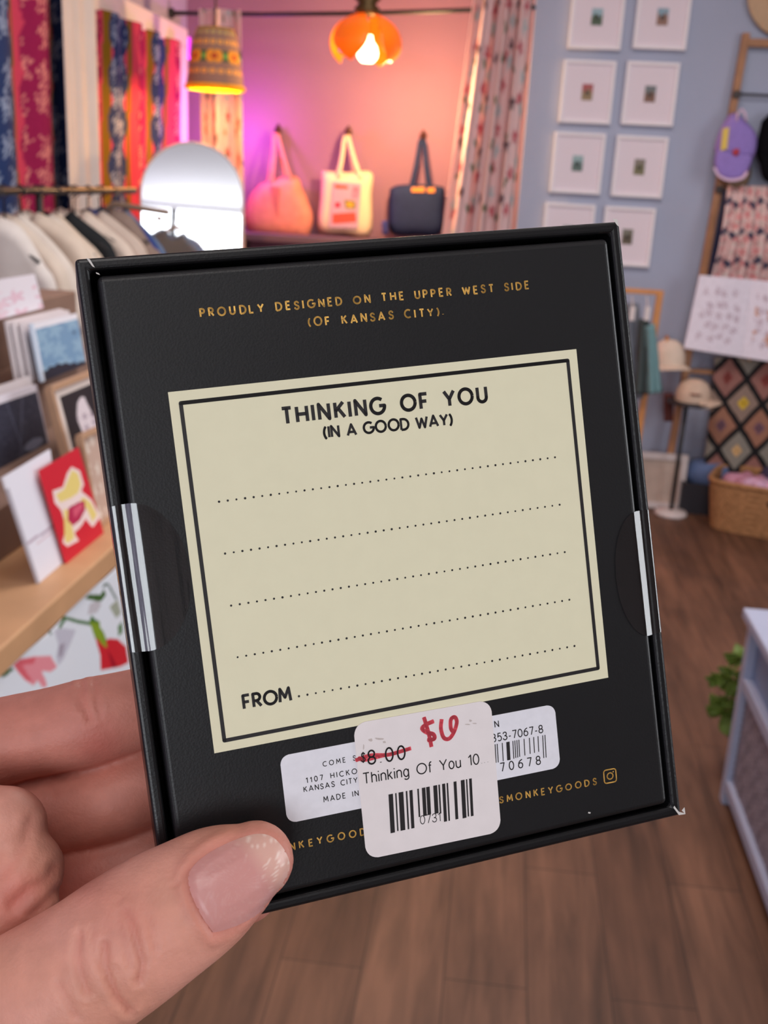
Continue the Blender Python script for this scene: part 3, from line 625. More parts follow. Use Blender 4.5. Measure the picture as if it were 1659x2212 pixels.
MB().tube([bc+Rb @ (sup(2*PI*k/80, BWx*1.03, BWy*1.03)+Vector((0, 0, BHt))) for k in range(80)], .013, 10, closed=True).build('rim', M_bask, bk, smooth=True)
MB().prism([bc+Rb @ (sup(2*PI*k/60, BWx*.88, BWy*.88)+Vector((0, 0, .004))) for k in range(60)], (0, 0, .012)).build('basket_floor', M_bask, bk)
hp = bc+Rb @ Vector((.06, -BWy*1.045, BHt*.74)); MB().pillow([hp+Rb @ Vector((.05*math.cos(a), 0, .017*math.sin(a))) for a in np.linspace(0, 2*PI, 20, False)], Rb @ Vector((0, -1, 0)), .01, 4).build('handle_slot_shade', mat('handle_hole_shade', srgb(62, 42, 36), .8), bk, smooth=True)  # dark pad standing in for the shade inside the handle hole
for dx, dy, dz, rx, ry_, rz_, c, lab in ((-.1, .02, .2, .13, .1, .4, (196, 136, 158), 'pink folded cloth heaped in the seagrass basket'), (.03, .05, .235, .12, .05, -.5, (62, 56, 84), 'dark navy folded cloth across the middle of the seagrass basket'), (.13, .0, .22, .12, .09, -.2, (188, 178, 216), 'lilac folded cloth on the right in the seagrass basket'), (-.02, -.06, .205, .11, .06, .2, (214, 168, 196), 'pale pink shiny cloth at the front of the seagrass basket'), (.05, -.02, .15, .2, .14, 0., (150, 120, 140), 'mauve cloth lining the bottom of the seagrass basket')):
    pts = [bc+Rb @ (Matrix.Rotation(rz_, 3, 'Z') @ Vector((rx*math.cos(a)*(1+.12*math.sin(3*a)), ry_*math.sin(a)*(1+.15*math.cos(4*a)), .02*math.sin(5*a)))+Vector((dx, dy, dz))) for a in np.linspace(0, 2*PI, 36, False)]
    o = MB().pillow(pts, (0, 0, 1), .05, 7).build('folded_cloth', mat('basket_cloth', srgb(*c), .6, noise=.1, nscale=25), smooth=True); tag(o, lab, 'cloth', 'cloths in the basket')

# --- blue-grey cabinet with cane panels, near the right edge
M_cab = mat('blue_grey_paint', srgb(170, 176, 200), .55, noise=.03, nscale=12); M_cane = mat('grey_woven_cane', rough=.7, attr=True, spec=.2); M_cabin = mat('blue_inner_panel', srgb(130, 150, 184), .6)
k1 = onZ(1553, 1722, 0); KT = onY(1612, 1318, k1.y).z; KY0, KX1 = .55, k1.x+.5
cabi = empty('cane_cabinet', (k1.x+.25, (KY0+k1.y)/2, 0), 'low blue-grey wooden cabinet with woven cane side panel', 'cabinet')
pw = .036
for x in (k1.x+pw/2, KX1-pw/2):
    for y in (k1.y-pw/2, KY0+pw/2): MB().box((x, y, KT/2-.01), (pw, pw, KT-.02)).build('leg', M_cab, cabi, bevel=.003)
MB().box(((k1.x+KX1)/2, (KY0+k1.y)/2, KT-.012), (KX1-k1.x+.03, k1.y-KY0+.03, .026)).build('cabinet_top', M_cab, cabi, bevel=.004)
zm = onX(1606, 1484, k1.x).z; zl = onX(1570, 1708, k1.x).z
for z in (zm, zl): MB().box((k1.x+.014, (KY0+k1.y)/2, z), (.026, k1.y-KY0-2*pw, .034)).build('side_rail', M_cab, cabi, bevel=.003)
n_ = 4; L_ = (k1.y-KY0-2*pw)
for i in range(1, n_): MB().box((k1.x+.014, KY0+pw+L_*i/n_, (zm+KT)/2), (.024, .03, KT-zm-.03)).build('divider', M_cab, cabi, bevel=.002)
MB().box((k1.x+.026, (KY0+k1.y)/2, (zm+KT)/2), (.008, L_, KT-zm-.03)).build('upper_panel', M_cabin, cabi)
def canecol(u, v, X, Y, co):
    col = fill(len(u), (120, 116, 126)); w_ = (np.mod(co[:, 1]*80, 1) < .45) ^ (np.mod(co[:, 2]*70, 1) < .5); put(col, w_, (168, 160, 172)); return col
cloth('cane_panel', 240, 60, lambda u, v: Vector((k1.x+.02+.003*math.sin(u*700)*math.sin(v*90), KY0+pw+L_*u, zl+.017+(zm-zl-.034)*v)), canecol, M_cane, cabi, solid=.006)
for x in (KX1-.014,): MB().box((x, (KY0+k1.y)/2, (zl+KT)/2), (.02, L_, KT-zl-.03)).build('side_panel', M_cab, cabi)
MB().box(((k1.x+KX1)/2, k1.y-.014, (zl+KT)/2), (KX1-k1.x-2*pw, .02, KT-zl-.03)).build('back_panel', M_cab, cabi)
MB().box(((k1.x+KX1)/2, KY0+.014, (zl+KT)/2), (KX1-k1.x-2*pw, .02, KT-zl-.03)).build('door', M_cab, cabi)
# leafy plant behind it
M_leaf = mat('plant_leaf', srgb(108, 132, 50), .5, noise=.2, nscale=12, trans=.2); M_pot = mat('terracotta_pot', srgb(150, 92, 70), .7)
pp = Vector((k1.x+.16, k1.y+.22, 0))
plant = empty('potted_plant', pp, 'green leafy potted plant peeking out behind the blue-grey cabinet', 'plant')
MB().lathe([(0, 0), (.07, 0), (.095, .15), (.1, .16), (.088, .16), (.08, .145), (0, .14)], 28, pp).build('pot', M_pot, plant, smooth=True)
for i, (px, py, dpt, sz) in enumerate(((1562, 1540, 0, .05), (1578, 1512, .02, .045), (1556, 1518, -.01, .035), (1560, 1465, .03, .028), (1588, 1470, .0, .04), (1600, 1425, .02, .04), (1580, 1450, -.02, .03), (1545, 1462, .02, .025))):
    tip = onY(px, py, k1.y+.14+dpt); stem = [tuple(pp+Vector((0, 0, .14))), tuple((pp+Vector((0, 0, .3))).lerp(tip, .5)+Vector((0, 0, .04))), tuple(tip)]
    MB().tube([Vector(tuple(q)) for q in spline(stem, 6)], .003, 6).build('stem', M_leaf, plant, smooth=True)
    k = MB()
    for j in range(4):
        a = rng.uniform(0, 2*PI); d = Vector((math.cos(a), .4*math.sin(a), rng.uniform(-.7, .5))).normalized(); s_d = d.cross(Vector((0, 1, .2))).normalized()
        def lf_(u, v): return tip+d*(sz*1.3*v)+s_d*((u-.5)*sz*.95*math.sin(PI*min(1, v*.93+.05)))+Vector((0, -.01*math.sin(PI*v)-.012*abs(u-.5), 0))
        k.grid(4, 8, lf_)
    k.build('leaf_cluster', M_leaf, plant, smooth=True, solid=.0015)

# --- clothes rail with shirts along the left wall
RX_, RZ_ = -1.46, 1.471
rail = empty('clothes_rail', (RX_, 3.5, 0), 'black metal clothes rail in front of the floral curtains', 'clothes rail')
y0_, y1_ = 2.78, onX(290, 410, RX_).y
MB().tube([(RX_, y0_, RZ_), (RX_, y1_, RZ_)], .0125, 14, round_ends=True).build('rail_bar', M_black, rail, smooth=True)
ys = np.linspace(2.9, y1_-.22, 13)
for yy in (y0_+.05, (ys[4]+ys[5])/2):
    MB().tube([(RX_-.0, yy, RZ_), (RX_, yy, .02)], .012, 12).build('upright', M_black, rail, smooth=True)
    MB().tube([(RX_-.28, yy, .014), (RX_+.28, yy, .014)], .013, 12, round_ends=True).build('foot', M_black, rail, smooth=True)
def shirt_mesh(seed):
    r = np.random.default_rng(seed); w_ = lambda s=.008: r.normal(0, s)
    half = [(.055, 0), (.13, -.045+w_()), (.2, -.105+w_()), (.232, -.17+w_()), (.262, -.31+w_(.012)), (.21, -.335), (.195, -.24), (.2, -.42+w_()), (.205+w_(), -.6), (.21+w_(), -.7)]
    pts = [Vector((x, 0, z)) for x, z in half] + [Vector((0, 0, -.705))] + [Vector((-x, 0, z)) for x, z in half[::-1]] + [Vector((0, 0, -.03))]
    pts = [Vector(tuple(q)) for q in spline([tuple(p) for p in pts]+[tuple(pts[0])], 3)[:-1]]
    m = MB().pillow(pts, (0, 1, 0), .02, 7, c=(0, 0, -.34))
    m.v = [(x, y+.007*math.sin(x*38+z*6+seed)*min(1, abs(z)*6), z) for x, y, z in m.v]; return m
def hanger_mesh(m_):
    mb = MB(); mb.tube([(0, 0, -.05), (0, 0, .012)] + [(.018*math.sin(a), 0, .03-.018*math.cos(a)) for a in np.linspace(.3, 3.6, 8)], .0028, 6)
    mb.tube([(-.185, 0, -.15), (-.1, 0, -.1), (0, 0, -.05), (.1, 0, -.1), (.185, 0, -.15)], .006, 8)
    return mb
sh_cols = [((222, 212, 206), 'white'), ((214, 198, 184), 'cream'), ((218, 206, 196), 'ivory'), ((212, 194, 178), 'sand'), ((216, 202, 190), 'oat'), ((210, 190, 172), 'beige'), ((40, 42, 44), 'black'), ((214, 196, 182), 'pale sand'), ((206, 188, 174), 'warm beige'), ((200, 182, 170), 'dusty beige'), ((142, 122, 112), 'taupe'), ((52, 68, 132), 'royal blue'), ((104, 122, 152), 'grey denim')]
descr = ['white shirt at the near end of the black clothes rail', 'cream shirt second from the near end of the clothes rail', 'ivory shirt third from the near end of the clothes rail', 'sand shirt fourth from the near end of the clothes rail', 'oat shirt fifth from the near end of the clothes rail', 'beige shirt hanging just in front of the black one', 'black shirt hanging in the middle of the cream shirts', 'pale sand shirt hanging just behind the black one', 'warm beige shirt second behind the black one', 'dusty beige shirt just in front of the taupe one', 'taupe shirt just in front of the royal blue one', 'royal blue shirt near the far end of the clothes rail', 'grey denim shirt on a wooden hanger at the far end of the clothes rail']
M_hang = mat('hanger_wood', srgb(150, 124, 104), .5); M_hangb = mat('black_hanger', srgb(44, 38, 40), .4)
hm = hanger_mesh(0); hang0 = hm.build('clothes_hanger', M_hangb, smooth=True)
for i, ((c, nm_), yy) in enumerate(zip(sh_cols, ys)):
    m_ = mat('shirt_cotton', srgb(*c), .9, spec=.1, noise=.05, nscale=18)
    o = shirt_mesh(i+3).build('hanging_shirt', m_, smooth=True); o.location = (RX_+.012*math.sin(i*2.1), yy, RZ_-.062); o.rotation_euler = (0, math.radians(4*math.sin(i*1.7)), math.radians(-8+5*math.sin(i*2.9)))
    tag(o, descr[i], 'shirt', 'shirts on the clothes rail')
    if i == 12: continue
    hg = hang0 if i == 0 else hang0.copy()
    if i: COL.objects.link(hg)
    hg.location = (o.location.x, yy, RZ_-.032); hg.rotation_euler = o.rotation_euler
    tag(hg, ('wooden' if i == 12 else 'dark')+' clothes hanger under the '+nm_+' shirt on the clothes rail', 'hanger', 'hangers on the clothes rail')
wa, wb_ = onY(230, 452, ys[-1]), onY(362, 459, ys[-1]); wm = Vector((RX_, ys[-1], wa.z+.02))
wh = MB().tube([wa, wm, wb_], .009, 10, 1.3, round_ends=True).tube([wm, wm.lerp(Vector((RX_, ys[-1], RZ_)), .8)] + [Vector((RX_+.018*math.sin(a), ys[-1], RZ_-.002-.018*math.cos(a))) for a in np.linspace(.3, 3.6, 8)], .0028, 6).build('wooden_hanger', M_hang, smooth=True); tag(wh, 'grey-brown wooden hanger with pale knob above the grey denim shirt', 'hanger')
MB().lathe([(0, -.012), (.01, -.008), (.013, 0), (.01, .008), (0, .012)], 16, onY(344, 472, ys[-1])).build('knob', M_wht, wh, smooth=True)

# --- display table on the left with prints and cards
TZ = .92; e0, e1 = onZ(0, 1394, TZ), onZ(236, 1196, TZ); TX = (e0.x+e1.x)/2
M_tab = mat('warm_pine', srgb(208, 160, 118), .5, noise=.1, nscale=9); M_tab2 = mat('brown_step_wood', srgb(140, 112, 98), .6, noise=.08, nscale=12)
TB = empty('display_table', (TX-.3, 1.75, 0), 'pine display table holding prints and greeting cards', 'table')
TY0, TY1 = .95, 2.75; tn = .042
MB().box((TX-.34, (TY0+TY1)/2, TZ-tn/2), (.68, TY1-TY0, tn)).build('table_top', M_tab, TB, bevel=.004)
for x in (TX-.05, TX-.62):
    for y in (TY0+.06, TY1-.06): MB().box((x, y, (TZ-tn)/2), (.05, .05, TZ-tn)).build('leg', M_tab, TB, bevel=.004)
# white printed cloth hung below the edge
def fuchsia(u, v, X, Y, co):
    col = fill(len(u), (236, 240, 248)); c5 = lambda *p: [(x/5.53, 1180+y/5.53) for x, y in p]
    for sh, c in ((c5((640, 1000), (760, 980), (900, 1000), (860, 1100), (760, 1330), (690, 1420), (660, 1330), (690, 1180)), (206, 204, 218)), (c5((700, 1180), (770, 1150), (740, 1300), (690, 1330)), (170, 160, 176)),  # grey shapes here and on the next line are painted shadows
                  (c5((1060, 700), (1150, 640), (1210, 690), (1150, 790), (1040, 820)), (206, 200, 206)), (c5((1300, 720), (1400, 640), (1440, 800), (1380, 860)), (170, 176, 158)),
                  (c5((1000, 620), (1060, 570), (1190, 580), (1235, 510), (1260, 580), (1200, 660), (1120, 650)), (70, 104, 46)), (c5((1210, 500), (1240, 440), (1290, 440), (1360, 560), (1400, 640), (1370, 640), (1330, 560), (1280, 470), (1240, 480)), (110, 128, 120)),
                  (c5((760, 830), (830, 850), (940, 880), (1060, 900), (1090, 820), (1130, 870), (1190, 900), (1180, 960), (1120, 960), (1040, 940), (920, 920), (830, 890), (780, 880), (730, 960), (690, 1000), (700, 940)), (72, 118, 58)),
                  (c5((1060, 900), (1180, 900), (1190, 960), (1240, 1040), (1290, 1180), (1280, 1240), (1220, 1200), (1130, 1100)), (126, 152, 44)), (c5((1130, 1090), (1230, 1180), (1285, 1100), (1400, 1110), (1500, 1200), (1530, 1390), (1430, 1440), (1200, 1480), (1190, 1300)), (214, 40, 52)),
                  (c5((1280, 1240), (1340, 1330), (1400, 1440), (1330, 1450)), (170, 18, 40)), (c5((1070, 900), (1190, 960), (1260, 1150), (1280, 1220), (1210, 1170), (1120, 1050)), (140, 166, 44)), (c5((1400, 960), (1450, 900), (1460, 1020), (1410, 1080)), (96, 134, 84)),
                  (c5((150, 1420), (220, 1350), (420, 1310), (600, 1310), (650, 1400), (680, 1440), (600, 1500), (490, 1490), (540, 1600), (555, 1680), (500, 1690), (440, 1600), (400, 1660), (300, 1610), (200, 1490)), (240, 150, 160)), (c5((150, 1420), (230, 1350), (420, 1320), (400, 1400), (260, 1420), (330, 1540), (390, 1620), (290, 1590), (200, 1490)), (228, 104, 116)),
                  (c5((0, 1540), (60, 1480), (140, 1440), (150, 1480), (80, 1540), (20, 1570)), (92, 120, 84)), (c5((560, 1010), (590, 1000), (620, 1050), (590, 1050)), (80, 110, 84))):
        put(col, inpoly(X, Y, sh), c)
    return col
ft = TZ-tn-.002
o = cloth('tea_towel', 420, 300, lambda u, v: Vector((TX-.004+.003*math.sin(u*25), 1.1+1.0*u, ft-.62*(1-v))), fuchsia, mat('white_printed_linen', rough=.85, attr=True, spec=.15), solid=.002); tag(o, 'white tea towel printed with red and pink fuchsia flowers below the pine table edge', 'tea towel')
# step shelf behind the front row of cards: steps run along the table and climb away from the aisle
stp = empty('step_shelf', (TX-.35, 1.95, TZ), 'brown wooden step shelf on the pine table carrying the prints', 'shelf')
S1, S2, S3 = TZ+.09, TZ+.2, TZ+.33
for x0, x1, z in ((TX-.15, TX-.31, S1), (TX-.31, TX-.43, S2), (TX-.43, TX-.6, S3)):
    MB().box(((x0+x1)/2, 1.85, (TZ+z)/2), (x0-x1, 1.5, z-TZ)).build('step', M_tab2, stp, bevel=.003)
def board(name, quad, base_z, th, m, label, cat, group=None, colfn=None, nu=50, frame=None):
    """a sheet standing at base_z, parallel to the table edge and leaning back; quad = photo corners TL TR BR BL"""
    tl, tr, br, bl = quad
    B0 = onZ(*bl, base_z); T0 = onY(*tl, B0.y); n = Vector((0, 1, 0)).cross(T0-B0).normalized(); n = n if n.x > 0 else -n
    B1, T1 = onPl(*br, B0, n), onPl(*tr, B0, n); B1.z = base_z
    o = empty(name, (B0+B1)/2, label, cat, group)
    fn = lambda u, v: T0.lerp(T1, u).lerp(B0.lerp(B1, u), v)
    if colfn: cloth('printed_sheet', nu, nu, fn, colfn, m, o, solid=th, smooth=False)
    else: MB().prism([T0, T1, B1, B0], n*-th).build('sheet', m, o)
    if frame:
        fm, fw_, fth = frame
        for a, b in ((T0, T1), (B0, B1), (T0, B0), (T1, B1)):
            MB().bar(a+n*fth*.3, b+n*fth*.3, fw_, fth, n.cross(b-a)).build('frame_side', fm, o, bevel=.0015)
    return o
M_card = mat('card_print', rough=.45, attr=True, spec=.3); M_wood2 = mat('light_oak_frame', srgb(188, 148, 118), .55, noise=.08, nscale=20)
def redcard(u, v, X, Y, co):
    col = fill(len(u), (216, 36, 54)); c2 = lambda *p: [(x/2.572, 440+y/2.572) for x, y in p]
    out = c2((395, 1470), (435, 1490), (455, 1560), (440, 1600), (500, 1650), (545, 1740), (510, 1790), (470, 1740), (440, 1790), (400, 1830), (425, 1870), (370, 1900), (350, 1880), (370, 1800), (340, 1700), (305, 1660), (295, 1600), (350, 1580), (375, 1500))
    put(col, inpoly(X, Y, out) | (dpoly(X, Y, out, True) < 2.5), (248, 226, 222)); 
    put(col, inpoly(X, Y, c2((395, 1480), (430, 1500), (445, 1560), (430, 1610), (380, 1640), (330, 1660), (305, 1620), (350, 1590))), (240, 216, 130))
    put(col, inpoly(X, Y, c2((460, 1630), (500, 1660), (535, 1730), (510, 1770), (480, 1700), (440, 1650))), (240, 216, 130)); put(col, inpoly(X, Y, c2((350, 1700), (380, 1700), (400, 1810), (410, 1860), (370, 1890), (355, 1870))), (240, 216, 130))
    put(col, inpoly(X, Y, c2((375, 1690), (430, 1660), (465, 1650), (470, 1700), (440, 1760), (400, 1790), (372, 1760))), (190, 42, 84)); put(col, inpoly(X, Y, c2((400, 1700), (450, 1660), (455, 1690), (410, 1750))), (222, 92, 120))
    return col
board('greeting_card', ((84, 1016), (168, 966), (223, 1157), (142, 1218)), TZ, .003, M_card, 'red greeting card with a yellow candy bow standing on the pine table', 'card', None, redcard, nu=130)
def whitecard(u, v, X, Y, co):
    col = fill(len(u), (238, 236, 246)); put(col, np.abs(v-.63-.02*u) < .012, (190, 170, 186)); put(col, (np.abs(v-.69) < .006) & (u > .25), (222, 190, 200)); put(col, (u < .05) & (v > .1), (190, 186, 196)); return col
board('greeting_card', ((4, 1032), (106, 971), (139, 1205), (81, 1261)), TZ, .004, M_card, 'tall white folded card standing left of the red card', 'card', None, whitecard, nu=80)
def skycard(u, v, X, Y, co):
    col = fill(len(u), (238, 236, 244)); inn = (u > .06) & (v > .1); put(col, inn, (122, 158, 192)); p, l = rosettes(u*.2, v*.2, .07, 3.3, .5); put(col, inn & p, (146, 180, 206)); put(col, inn & (v > .86-.06*np.sin(u*5)-.015*np.sin(u*37)), (44, 44, 58)); put(col, np.hypot((u-.86), (v-.34)*1.1) < .04, (86, 112, 140)); put(col, np.abs(u-.02) < .03, (214, 228, 246)); return col
M_sleeve = mat('white_print_backing', srgb(226, 216, 218), .5)
board('art_print', ((64, 700), (163, 677), (184, 796), (88, 826)), S2, .006, M_card, 'blue sky print with dark treeline in a clear sleeve above the framed prints', 'print', 'prints on the step shelf', skycard, nu=90)
for i, (dx, dy_, lab) in enumerate(((-18, 8, 'white backed print directly behind the blue sky print'), (-36, 12, 'white backed print second behind the blue sky print'), (-50, 14, 'white backed print third behind the blue sky print'))):
    board('art_print', ((64+dx, 694+dy_*.4-i*3), (158+dx*.5, 670-i*2), (180+dx*.5, 792), (88+dx, 822+dy_*.5)), S2, .006, M_sleeve, lab, 'print', 'prints on the step shelf')
def nightcard(u, v, X, Y, co):
    col = fill(len(u), (52, 54, 70)); r = rng.random(len(u)); put(col, (r < .05), (96, 98, 116)); put(col, (np.abs(u-.75+.25*v) < .012) | (np.abs(u-.45-.12*v) < .01), (84, 88, 108)); put(col, np.hypot(u-.75, (v-.9)*2) < .16, (128, 132, 152)); put(col, v < .12, (234, 228, 238)); put(col, u > .97, (190, 180, 190)); return col
board('art_print', ((-60, 872), (76, 830), (104, 975), (-28, 1026)), S1, .006, M_card, 'dark night sky print with white top border at the left of the step shelf', 'print', 'prints on the step shelf', nightcard, nu=90)
board('art_print', ((-70, 856), (66, 812), (92, 962), (-42, 1014)), S1, .006, M_sleeve, 'white backed print standing behind the dark night sky print', 'print', 'prints on the step shelf')
def ghost(u, v, X, Y, co):
    col = fill(len(u), (236, 222, 214)); inn = (u > .16) & (v > .14); put(col, inn, (44, 38, 42)); m = inpoly(X, Y, [(162, 905), (163, 872), (170, 858), (178, 858), (186, 876), (193, 890), (202, 902), (212, 930), (175, 936)]); p, l = rosettes(u*.2, v*.2, .03, 2.2, .4); put(col, m, (226, 214, 220)); put(col, m & p & (v > .45), (176, 160, 172)); return col
board('framed_print', ((100, 842), (200, 803), (242, 958), (141, 1002)), S1, .008, M_card, 'oak framed black print with a pale cone-shaped figure, left of the black box', 'print', 'framed prints beside the box', ghost, nu=100, frame=(M_wood2, .012, .016))
def sprig(u, v, X, Y, co):
    col = fill(len(u), (206, 176, 160)); p, l = rosettes(u*.2, v*.2, .05, 7.2, .4); put(col, p & (u < .4), (236, 220, 206)); put(col, (u > .55) & (v > .1) & (v < .6), (60, 84, 92)); return col
board('framed_print', ((166, 946), (236, 914), (268, 1105), (203, 1140)), TZ+.003, .008, M_card, 'oak framed pale print behind the red card, partly hidden by the box', 'print', 'framed prints beside the box', sprig, nu=60, frame=(M_wood2, .01, .014))
def blush(u, v, X, Y, co):
    col = fill(len(u), (236, 230, 238)); p, l = rosettes(u*.2, v*.2, .08, 1.2, .45); put(col, p & (v > .3), (238, 210, 222)); put(col, l & (v > .3) & (u > .3), (224, 180, 198)); return col
board('art_print', ((-40, 610), (72, 592), (92, 676), (-30, 696)), S3, .006, M_card, 'white print with faint pink brushwork standing highest on the step shelf', 'print', 'prints on the step shelf', blush, nu=60)

# ------------------------------------------------------------------ the black gift box (front of the picture)
_rv = Vector((0.05259, -0.27125, -0.12986)); _t = Vector((0.00388, 0.00904, 0.19054)); BH = 0.11595; BW = 0.1
_Rm = Matrix.Rotation(_rv.length, 3, _rv.normalized())
def c2w(v): return RT*v.x - UP*v.y + FW*v.z
bx, by, bz = c2w(_Rm.col[0]), c2w(-_Rm.col[1]), c2w(-_Rm.col[2])
bo = EYE + c2w(_t)
BM = Matrix(((bx.x, by.x, bz.x), (bx.y, by.y, bz.y), (bx.z, by.z, bz.z)))
gift = empty('gift_box', bo, 'black boxed card set with cream gift label, held up in a hand', 'box', rot=BM)
BMI = BM.inverted()
def LB(px, py, z=0.0):                                    # point of the photograph on the plane of the box back
    return BMI @ (onPl(px, py, bo + bz*z, bz) - bo)
def paper(name, col, rough, fleck=0., fs=3000, spec=.5):
    m = mat(name, col, rough, spec=spec, noise=fleck, nscale=fs*.02 if fleck else 20, bump=.05, bscale=fs); return m
M_blk = paper('black_coated_paper', srgb(19, 19, 21), .4, .1, 2500, .42)
M_blk2 = paper('black_wrapped_board', srgb(17, 17, 19), .33, .1, 2500, .45)
M_cream = mat('cream_label_paper', srgb(226, 221, 190), .55, noise=.012, nscale=300)
M_ink = mat('black_ink', srgb(26, 22, 24), .5)
M_gold = mat('gold_foil', srgb(242, 190, 98), .36, metal=.45, noise=.35, nscale=500)
M_stk = mat('white_sticker_paper', srgb(226, 225, 232), .5, noise=.03, nscale=600)
M_stk2 = mat('price_sticker_paper', srgb(230, 222, 222), .55, noise=.02, nscale=300)
M_red = mat('red_marker_ink', srgb(232, 84, 98), .45, noise=.2, nscale=900)
M_dirt = mat('smudged_grime', srgb(196, 184, 180), .6, noise=.1, nscale=1500)
M_wear = mat('torn_paper_edge', srgb(205, 200, 196), .7)
# lid shell: four rim walls and the far face
t = .0021; D = .022
lid = MB()
def ringmesh(mb, outer, inner, z0, z1):
    vs = []
    for (w, h) in (outer, inner):
        for z in (z0, z1):
            vs += [(-w/2, -h/2, z), (w/2, -h/2, z), (w/2, h/2, z), (-w/2, h/2, z)]
    fs = []
    for k in range(4):
        j = (k+1) % 4
        fs += [(k, j, 4+j, 4+k), (8+j, 8+k, 12+k, 12+j), (4+k, 4+j, 12+j, 12+k), (j, k, 8+k, 8+j)]
    mb.add(vs, fs)
ringmesh(lid, (BW, BH), (BW-2*t, BH-2*t), -D, 0)
lo = lid.build('lid', M_blk2, gift, local=True, bevel=.0007)
lf = MB().box((0, 0, -D-.0009), (BW, BH, .0018)).build('front_panel', M_blk, gift, local=True, bevel=.0006)
PZ = .0007                                               # the base panel stands a little proud of the rim
pn = MB().box((0, 0, (PZ-.018)/2), (BW-.0062, BH-.0062, PZ+.018)).build('back_panel', M_blk, gift, local=True)
md = pn.modifiers.new('bevel', 'BEVEL'); md.width = .0011; md.segments = 5; md.limit_method = 'ANGLE'
for p_ in (lo, pn):
    p_.data.polygons.foreach_set('use_smooth', [False]*len(p_.data.polygons))

def quadpatch(name, pts, m, parent, z, rc=0., thick=.00008, bump=False):
    """flat sheet stuck on the panel; pts in box plane, rounded corners of radius rc"""
    q = [Vector((p.x, p.y)) for p in pts]; out = []
    if rc:
        n = len(q)
        for i in range(n):
            a, b, c = q[i-1], q[i], q[(i+1) % n]; u = (a-b).normalized(); v = (c-b).normalized()
            p0, p1 = b+u*rc, b+v*rc
            for k in range(7):
                s = k/6; out.append(p0*(1-s)**2 + b*(2*s*(1-s)*.75+0) + p1*s**2 + (p0+p1)*(.25*s*(1-s)))
    else: out = q
    return MB().prism([(p.x, p.y, z) for p in out], (0, 0, -thick)).build(name, m, parent, local=True)

